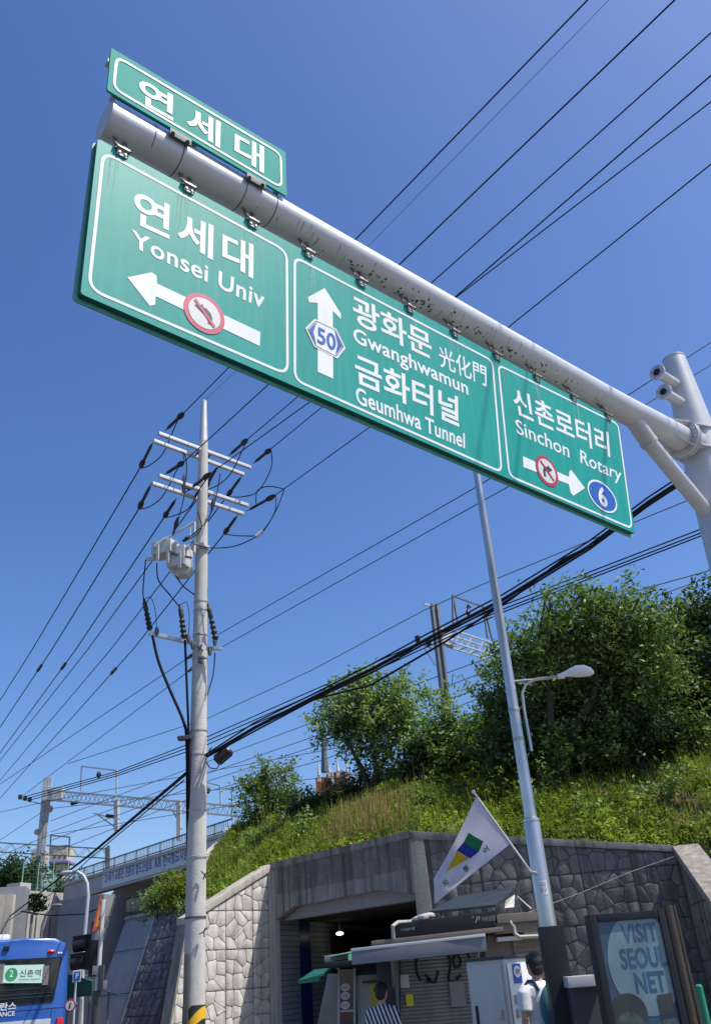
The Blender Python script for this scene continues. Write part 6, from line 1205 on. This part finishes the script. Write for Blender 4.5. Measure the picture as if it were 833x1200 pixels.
MB().box(PBs(bpx(8, 1110)[0], bpx(8, 1111)[1], .03), (.14, .06, .09), (bX, bY, V((0, 0, 1)))).build('rear_camera', 'black', bus, bev=.01)
for t in (-2.6, -8.2):
    for uu in (.16, Wb - .16):
        wh = MB().tube([PBs(uu - .15, .5, t), PBs(uu + .15, .5, t)], .5, 28).build('wheel', 'tyre', bus, bev=.03)
        MB().tube([PBs(uu - .16, .5, t), PBs(uu + .16, .5, t)], .26, 20).build('rim', 'arm', wh, bev=.01)
for k in range(6): MB().prism([PBs(Wb + .004, 1.35, -.8 - k * 1.6), PBs(Wb + .004, 1.35, -2.25 - k * 1.6), PBs(Wb - .012, 2.55, -2.25 - k * 1.6), PBs(Wb - .012, 2.55, -.8 - k * 1.6)], bX * .008).build('side_window', 'bus_glass', bus, smooth=False)

# ------------------------------------------------------------------ signals, signs and small lamps by the bridge
SYy = 21.5; sp0 = ay(115, 1150, SYy)
ts = thing('traffic_signal', 'traffic light seen from the side on a grey post beside the bus', 'traffic light', (sp0.x, SYy, .12))
spx = sp0.x; MB().tube([(spx, SYy, .12), (spx, SYy, 1.9)], .10, 16).build('lower_post', 'charcoal', ts); MB().tube([(spx, SYy, 1.9), (spx, SYy, ay(117, 1055, SYy).z)], .055, 16).build('upper_post', 'galv', ts)
for k, (x, y) in enumerate(((103, 1105), (100, 1126))):
    c0 = ay(x, y, SYy); hs = MB().box(c0 + V((.10, .06, 0)), (.24, .32, .36)).build('signal_housing', 'black', ts, bev=.03)
    MB().tube([c0 + V((-.0, .0, .0)), c0 + V((-.30, -.03, -.04))], [.16, .14], 16, cap=False).build('visor', 'black', hs); v2 = MB().prism([c0 + V((0, -.16, .17)), c0 + V((-.32, -.14, .14)), c0 + V((-.05, -.1, -.12))], (0, .3, 0)).build('visor_hood', 'black', hs)
MB().box(ay(111, 1112, SYy), (.12, .3, 1.1)).build('signal_back', 'black', ts, bev=.03)
for x, y, w__, h__ in ((112, 1096, .16, .2), (114, 1137, .26, .18), (123, 1154, .08, .16)): MB().box(ay(x, y, SYy - .14), (w__, .02, h__)).build('small_plate', 'awning', ts, bev=.004)
MB().box(ay(119, 1146, SYy - .1), (.1, .12, .5)).build('control_box', 'charcoal', ts, bev=.01); MB().bar(ay(100, 1143, SYy), ay(113, 1140, SYy), .03, .03).build('signal_bracket', 'galv', ts)
wsg = thing('warning_sign', 'orange-red triangular warning sign turned nearly edge-on above the traffic light', 'road sign', ay(117, 1090, SYy - .1))
t3 = [ay(109, 1091.5, SYy - .35), ay(123, 1087, SYy + .25), ay(119, 1047, SYy)]
n3 = (t3[1] - t3[0]).cross(t3[2] - t3[0]).normalized(); n3 = n3 if n3.y < 0 else -n3; cen3 = (t3[0] + t3[1] + t3[2]) / 3
MB().prism(t3, -n3 * .02).build('triangle_plate', 'dull_red', wsg); MB().prism([cen3 + (p - cen3) * .72 + n3 * .006 for p in t3], -n3 * .004).build('triangle_centre', 'orange', wsg); MB().prism([cen3 + (p - cen3) * .22 + n3 * .012 for p in t3], -n3 * .004).build('pictogram', 'black_film', wsg)
MB().box(ay(121.5, 1068, SYy + .1), (.06, .03, .5)).build('side_plate', 'white', wsg); MB().box(ay(125, 1080, SYy + .12), (.09, .03, .24)).build('side_plate', 'awning', wsg)
pk = thing('parking_sign', 'small blue and white sign between the bus and the traffic light', 'road sign', ay(91, 1160, 24)); bb_ = MB().box(ay(90.5, 1141, 24), (.20, .02, .36)).build('sign_plate', 'white', pk); MB().box(ay(90.5, 1144, 23.97), (.16, .02, .2)).build('blue_field', 'blue_film', pk); MB().tube([ay(91, 1120, 24.06), V((ay(91, 1150, 24.06).x, 24.06, .12))], .025, 8).build('sign_post', 'galv', pk)
c0 = ay(90.5, 1143.5, 23.95); text('lettering', 'P', [(c0.x - .03, c0.z + .06), (c0.x - .03, c0.z - .06), (c0.x + .04, c0.z + .06), (c0.x + .04, c0.z - .06)], lambda u, v: V((u, 23.955, v)), 'white', pk, .02)
c0 = ay(82.5, 1178.5, 23); nt_ = thing('no_entry_sign', 'small round red-rimmed sign on a post beside the bus tail', 'road sign', (*ay(93, 1190, 23)[:2], .12))
for r_, m_, d_ in ((.13, 'red_film', 0), (.10, 'film_old', .012)): MB().prism([V((c0.x + x, 23 - d_, c0.z + z)) for x, z in circ(0, 0, r_, r_, 24)], (0, .01, 0)).build('round_plate', m_, nt_)
stroke('pictogram', [[(c0.x, c0.z - .06), (c0.x, c0.z + .03), (c0.x + .03, c0.z + .05)]], .03, lambda u, v: V((u, 22.98, v)), 'black_film', nt_)
qx = ay(94, 1180, 23).x; MB().tube([(qx, 23, .12), (qx, 23, ay(94, 1171, 23).z)], .05, 10).build('sign_post', 'mast', nt_); MB().bar(V((c0.x, 23.03, c0.z + .04)), V((qx, 23.03, c0.z + .04)), .03, .03).build('sign_arm', 'white', nt_)
tt_ = thing('market_tent', 'dark green tent canopy behind the bus and the signal post', 'tent', ay(108, 1168, 28)); ap = ay(108, 1146, 29)
tc_ = [ay(79, 1142, 27.6), ay(108, 1150.5, 27.3), ay(108, 1167, 27.3), ay(79, 1170, 27.6)]; MB().prism(tc_, (0, .02, 0)).build('canopy_side', 'tent', tt_)
MB().prism([ay(108, 1158, 27.3), ay(147, 1167, 28), ay(128, 1164, 30)], (0, 0, .02)).build('canopy_fringe', 'tent', tt_); MB().prism([tc_[0], tc_[1], ay(112, 1150, 30), ay(80, 1143, 30)], (0, 0, .02)).build('canopy_top', 'tent', tt_)
for x in (81, 106, 128): q = ay(x, 1160, 28); MB().tube([(q.x, 28, .12), (q.x, 28, q.z)], .03, 8).build('tent_leg', 'mast', tt_)
sl2 = thing('street_lamp', 'curved pale grey lamp pole in front of the bridge end', 'street lamp', (*ay(104, 1190, 33)[:2], 0))
pts = [(97, 1200), (98, 1110), (101, 1080), (103.5, 1050), (102.5, 1035), (98, 1026), (92, 1022), (84, 1022)]
MB().tube([V((ay(98, 1180, 33).x, 33, 0))] + [ay(x, y, 33) for x, y in pts[1:]], [.08, .07, .065, .065, .06, .06, .055, .05], 12).build('curved_pole', 'mast_light', sl2); MB().ell(ay(80, 1022.5, 33), (.28, .12, .07)).build('lamp_head', 'mast_light', sl2)
sl3 = thing('street_lamp', 'small dark far street lamp in front of the plain abutment wall', 'street lamp', (*ay(47, 1120, 46)[:2], 0))
MB().tube([V((ay(48, 1120, 46).x, 46, 0)), ay(48, 1105, 46), ay(50, 1085, 46), ay(54, 1072, 46), ay(62, 1064, 46)], [.09, .08, .07, .06, .05], 8).build('curved_pole', 'mast', sl3); MB().ell(ay(67, 1061, 46), (.28, .12, .09)).build('lamp_head', 'mast', sl3)
sl4 = thing('street_lamp', 'dark flat-headed lamp on a short post beside the far curved lamp', 'street lamp', (*ay(37, 1120, 46)[:2], 0))
MB().tube([V((ay(34, 1120, 46).x, 46, 0)), ay(38, 1072, 46)], .07, 8).build('lamp_post', 'mast', sl4); MB().bar(ay(31, 1068, 46), ay(44, 1072, 46), .25, .10).build('lamp_head', 'mast', sl4, bev=.02)
wire('telecom_cable', [az(25, 1068, 5.8), ay(60, 1073, 45), ay(100, 1071, 42), ay(117, 1064, 40)], .03, 'dark cable strung low under the bridge past the far lamps', group=G_T)

# ------------------------------------------------------------------ people
def remesh(parts, name, m, parent, vox=.012, smooth_it=3):
    b = MB()
    for p in parts: p(b)
    me = bpy.data.meshes.new('tmp'); me.from_pydata([tuple(v) for v in b.v], [], b.f); bm = bmesh.new(); bm.from_mesh(me); bmesh.ops.recalc_face_normals(bm, faces=bm.faces); bm.to_mesh(me); bm.free()
    ob = bpy.data.objects.new('tmp', me); COL.objects.link(ob)
    r_ = ob.modifiers.new('r', 'REMESH'); r_.mode = 'VOXEL'; r_.voxel_size = vox
    s_ = ob.modifiers.new('s', 'SMOOTH'); s_.iterations = smooth_it; s_.factor = .5
    bpy.context.view_layer.update(); m2 = bpy.data.meshes.new_from_object(ob.evaluated_get(bpy.context.evaluated_depsgraph_get())); bpy.data.objects.remove(ob)
    m2.name = name; m2.polygons.foreach_set('use_smooth', [True] * len(m2.polygons)); m2.materials.clear(); m2.materials.append(M[m])
    org = W[parent].copy(); m2.transform(Matrix.Translation(-org)); return link(name, m2, parent, org)
def person(label, loc, hgt, face, shirt, pants, pack=False, longhair=False):
    P0 = V((*loc, .12)); pr = thing('person', label, 'person', P0); k = hgt / 1.75; f_ = V((math.cos(face), math.sin(face), 0)); l_ = V((-f_.y, f_.x, 0))
    Q = lambda a, s_, z: P0 + f_ * (a * k) + l_ * (s_ * k) + V((0, 0, z * k))       # forward, left, up
    def head(b):
        b.ell(Q(.005, 0, 1.635), (.098 * k, .078 * k, .118 * k), 20, 14, (f_, l_, V((0, 0, 1)))); b.ell(Q(.035, 0, 1.575), (.062 * k, .056 * k, .062 * k), 14, 10, (f_, l_, V((0, 0, 1))))
        b.tube([Q(.095, 0, 1.655), Q(.122, 0, 1.612), Q(.09, 0, 1.60)], [.010 * k, .017 * k, .012 * k], 8)
        for s_ in (-1, 1): b.ell(Q(-.005, s_ * .080, 1.625), (.018 * k, .012 * k, .032 * k), 8, 6, (f_, l_, V((0, 0, 1))))
        b.ell(Q(.083, 0, 1.567), (.014 * k, .026 * k, .009 * k), 10, 6, (f_, l_, V((0, 0, 1))))
        b.tube([Q(-.015, 0, 1.60), Q(-.02, 0, 1.50), Q(-.02, 0, 1.40)], [.058 * k, .054 * k, .075 * k], 14)
    def torso(b, g=0):
        zs = [(.93, .105, .165), (1.0, .105, .155), (1.10, .10, .142), (1.22, .112, .158), (1.33, .118, .178), (1.41, .10, .185), (1.455, .07, .11), (1.475, .05, .06)]
        n_ = 20; vs = []
        for z, a, s_ in zs: vs += [Q((a + g) * math.cos(2 * PI * i / n_) - .01, (s_ + g) * math.sin(2 * PI * i / n_), z) for i in range(n_)]
        b.add(vs, [[r * n_ + i, r * n_ + (i + 1) % n_, (r + 1) * n_ + (i + 1) % n_, (r + 1) * n_ + i] for r in range(len(zs) - 1) for i in range(n_)] + [list(range(n_)), [(len(zs) - 1) * n_ + i for i in range(n_)]])
    def arms_(b, g=0, upto=1.):
        for s_ in (-1, 1):
            pts = [Q(-.01, s_ * .165, 1.405), Q(-.02, s_ * .205, 1.36), Q(-.03, s_ * .235, 1.13), Q(.05, s_ * .24, .90)]; rr = [.052, .054, .043, .030]
            if upto < 1: pts = pts[:2] + [pts[1].lerp(pts[2], .75)]; rr = [.058, .062, .062]
            b.tube(pts, [(r_ + g) * k for r_ in rr], 12)
    def hands(b):
        for s_ in (-1, 1):
            w0 = Q(.055, s_ * .24, .895); b.ell(Q(.07, s_ * .24, .845), (.042 * k, .018 * k, .05 * k), 10, 8, (f_, l_, V((0, 0, 1))))
            for j, (o_, ln_) in enumerate(((-.030, .060), (-.010, .073), (.010, .078), (.030, .070))):
                a = .072 + o_; b.tube([Q(a, s_ * .24, .81), Q(a + .006, s_ * .236, .81 - ln_ * .55), Q(a + .004, s_ * .222, .81 - ln_)], [.0095 * k, .0088 * k, .007 * k], 8)
            b.tube([Q(.10, s_ * .235, .865), Q(.128, s_ * .222, .83), Q(.132, s_ * .212, .80)], [.012 * k, .0105 * k, .008 * k], 8)
    def legs(b, g=0, low=.08):
        for s_ in (-1, 1):
            b.tube([Q(0, s_ * .085, .96), Q(0, s_ * .095, .80), Q(.02, s_ * .095, .50), Q(0, s_ * .09, .30), Q(-.01, s_ * .088, low)], [(r_ + g) * k for r_ in (.09, .088, .058, .052, .036)], 14)
    def feet(b):
        for s_ in (-1, 1): b.ell(Q(.06, s_ * .09, .035), (.13 * k, .047 * k, .036 * k), 14, 8, (f_, l_, V((0, 0, 1))))
    remesh([head, torso, arms_, hands, legs, feet], 'body', 'skin', pr, .0085)
    remesh([lambda b: torso(b, .016), lambda b: arms_(b, .014, .6)], 'shirt', shirt, pr, .011); remesh([lambda b: legs(b, .014, .1), lambda b: b.ell(Q(-.005, 0, .93), (.125 * k, .175 * k, .10 * k), 16, 10, (f_, l_, V((0, 0, 1))))], 'trousers', pants, pr, .011)
    def hr(b):
        b.ell(Q(-.022, 0, 1.662), (.104 * k, .092 * k, .108 * k), 20, 14, (f_, l_, V((0, 0, 1)))); b.ell(Q(-.05, 0, 1.60), (.070 * k, .080 * k, .085 * k), 14, 10, (f_, l_, V((0, 0, 1)))); b.ell(Q(.045, 0, 1.712), (.055 * k, .07 * k, .035 * k), 12, 8, (f_, l_, V((0, 0, 1))))
        if longhair: b.ell(Q(-.06, 0, 1.54), (.05 * k, .075 * k, .12 * k), 14, 10, (f_, l_, V((0, 0, 1))))
        for _ in range(60):
            a = V((random.gauss(0, 1), random.gauss(0, 1), random.uniform(.0, 1))).normalized(); c0 = Q(-.022, 0, 1.662) + (f_ * a.x * .1 + l_ * a.y * .09 + V((0, 0, a.z * .105))) * k; b.tube([c0, c0 + V((random.uniform(-.01, .01), random.uniform(-.01, .01), -.02))], [.012, .006], 5)
    remesh([hr], 'hair', 'hair', pr, .0085, 1)
    for s_ in (-1, 1):
        MB().ell(Q(.088, s_ * .031, 1.64), (.008 * k, .013 * k, .009 * k), 10, 6, (f_, l_, V((0, 0, 1)))).build('eye', 'white', pr); MB().ell(Q(.095, s_ * .031, 1.64), (.003 * k, .006 * k, .006 * k), 8, 5, (f_, l_, V((0, 0, 1)))).build('iris', 'black', pr)
        MB().ell(Q(.06, s_ * .09, .045), (.14 * k, .055 * k, .045 * k), 16, 8, (f_, l_, V((0, 0, 1)))).build('shoe', 'charcoal', pr)
    return pr, Q, f_, l_
pm = ay(628, 1150, 10.95)
pr, Q, f_, l_ = person('person with short black hair in a white T-shirt wearing a teal backpack', (pm.x, pm.y), 1.72, R(118), 'shirt', 'jeans')
bp = thing('backpack', 'teal backpack with dark straps on the back of the white T-shirt', 'backpack', Q(-.2, 0, 1.1))
MB().ell(Q(-.20, -.02, 1.20), (.10, .145, .23), 18, 12, (f_, l_, V((0, 0, 1)))).build('pack_body', 'pack', bp); MB().ell(Q(-.28, -.02, 1.12), (.05, .11, .12), 14, 10, (f_, l_, V((0, 0, 1)))).build('front_pocket', 'pack', bp)
for s_ in (-1, 1): MB().tube([Q(-.13, s_ * .08, 1.38), Q(-.08, s_ * .10, 1.475), Q(0, s_ * .11, 1.475), Q(.10, s_ * .12, 1.40), Q(.13, s_ * .13, 1.25), Q(.06, s_ * .19, 1.05), Q(-.12, s_ * .12, 1.0)], .018, 8).build('shoulder_strap', 'strap', bp)
MB().tube([Q(-.2, .03, 1.41), Q(-.22, .0, 1.46), Q(-.2, -.05, 1.41)], .012, 8).build('top_handle', 'strap', bp)
pw2 = ay(447, 1160, 13.0)
person('person with black hair in a black and white striped top at the ticket booth', (pw2.x, pw2.y), 1.54, R(60), 'stripes', 'jeans')
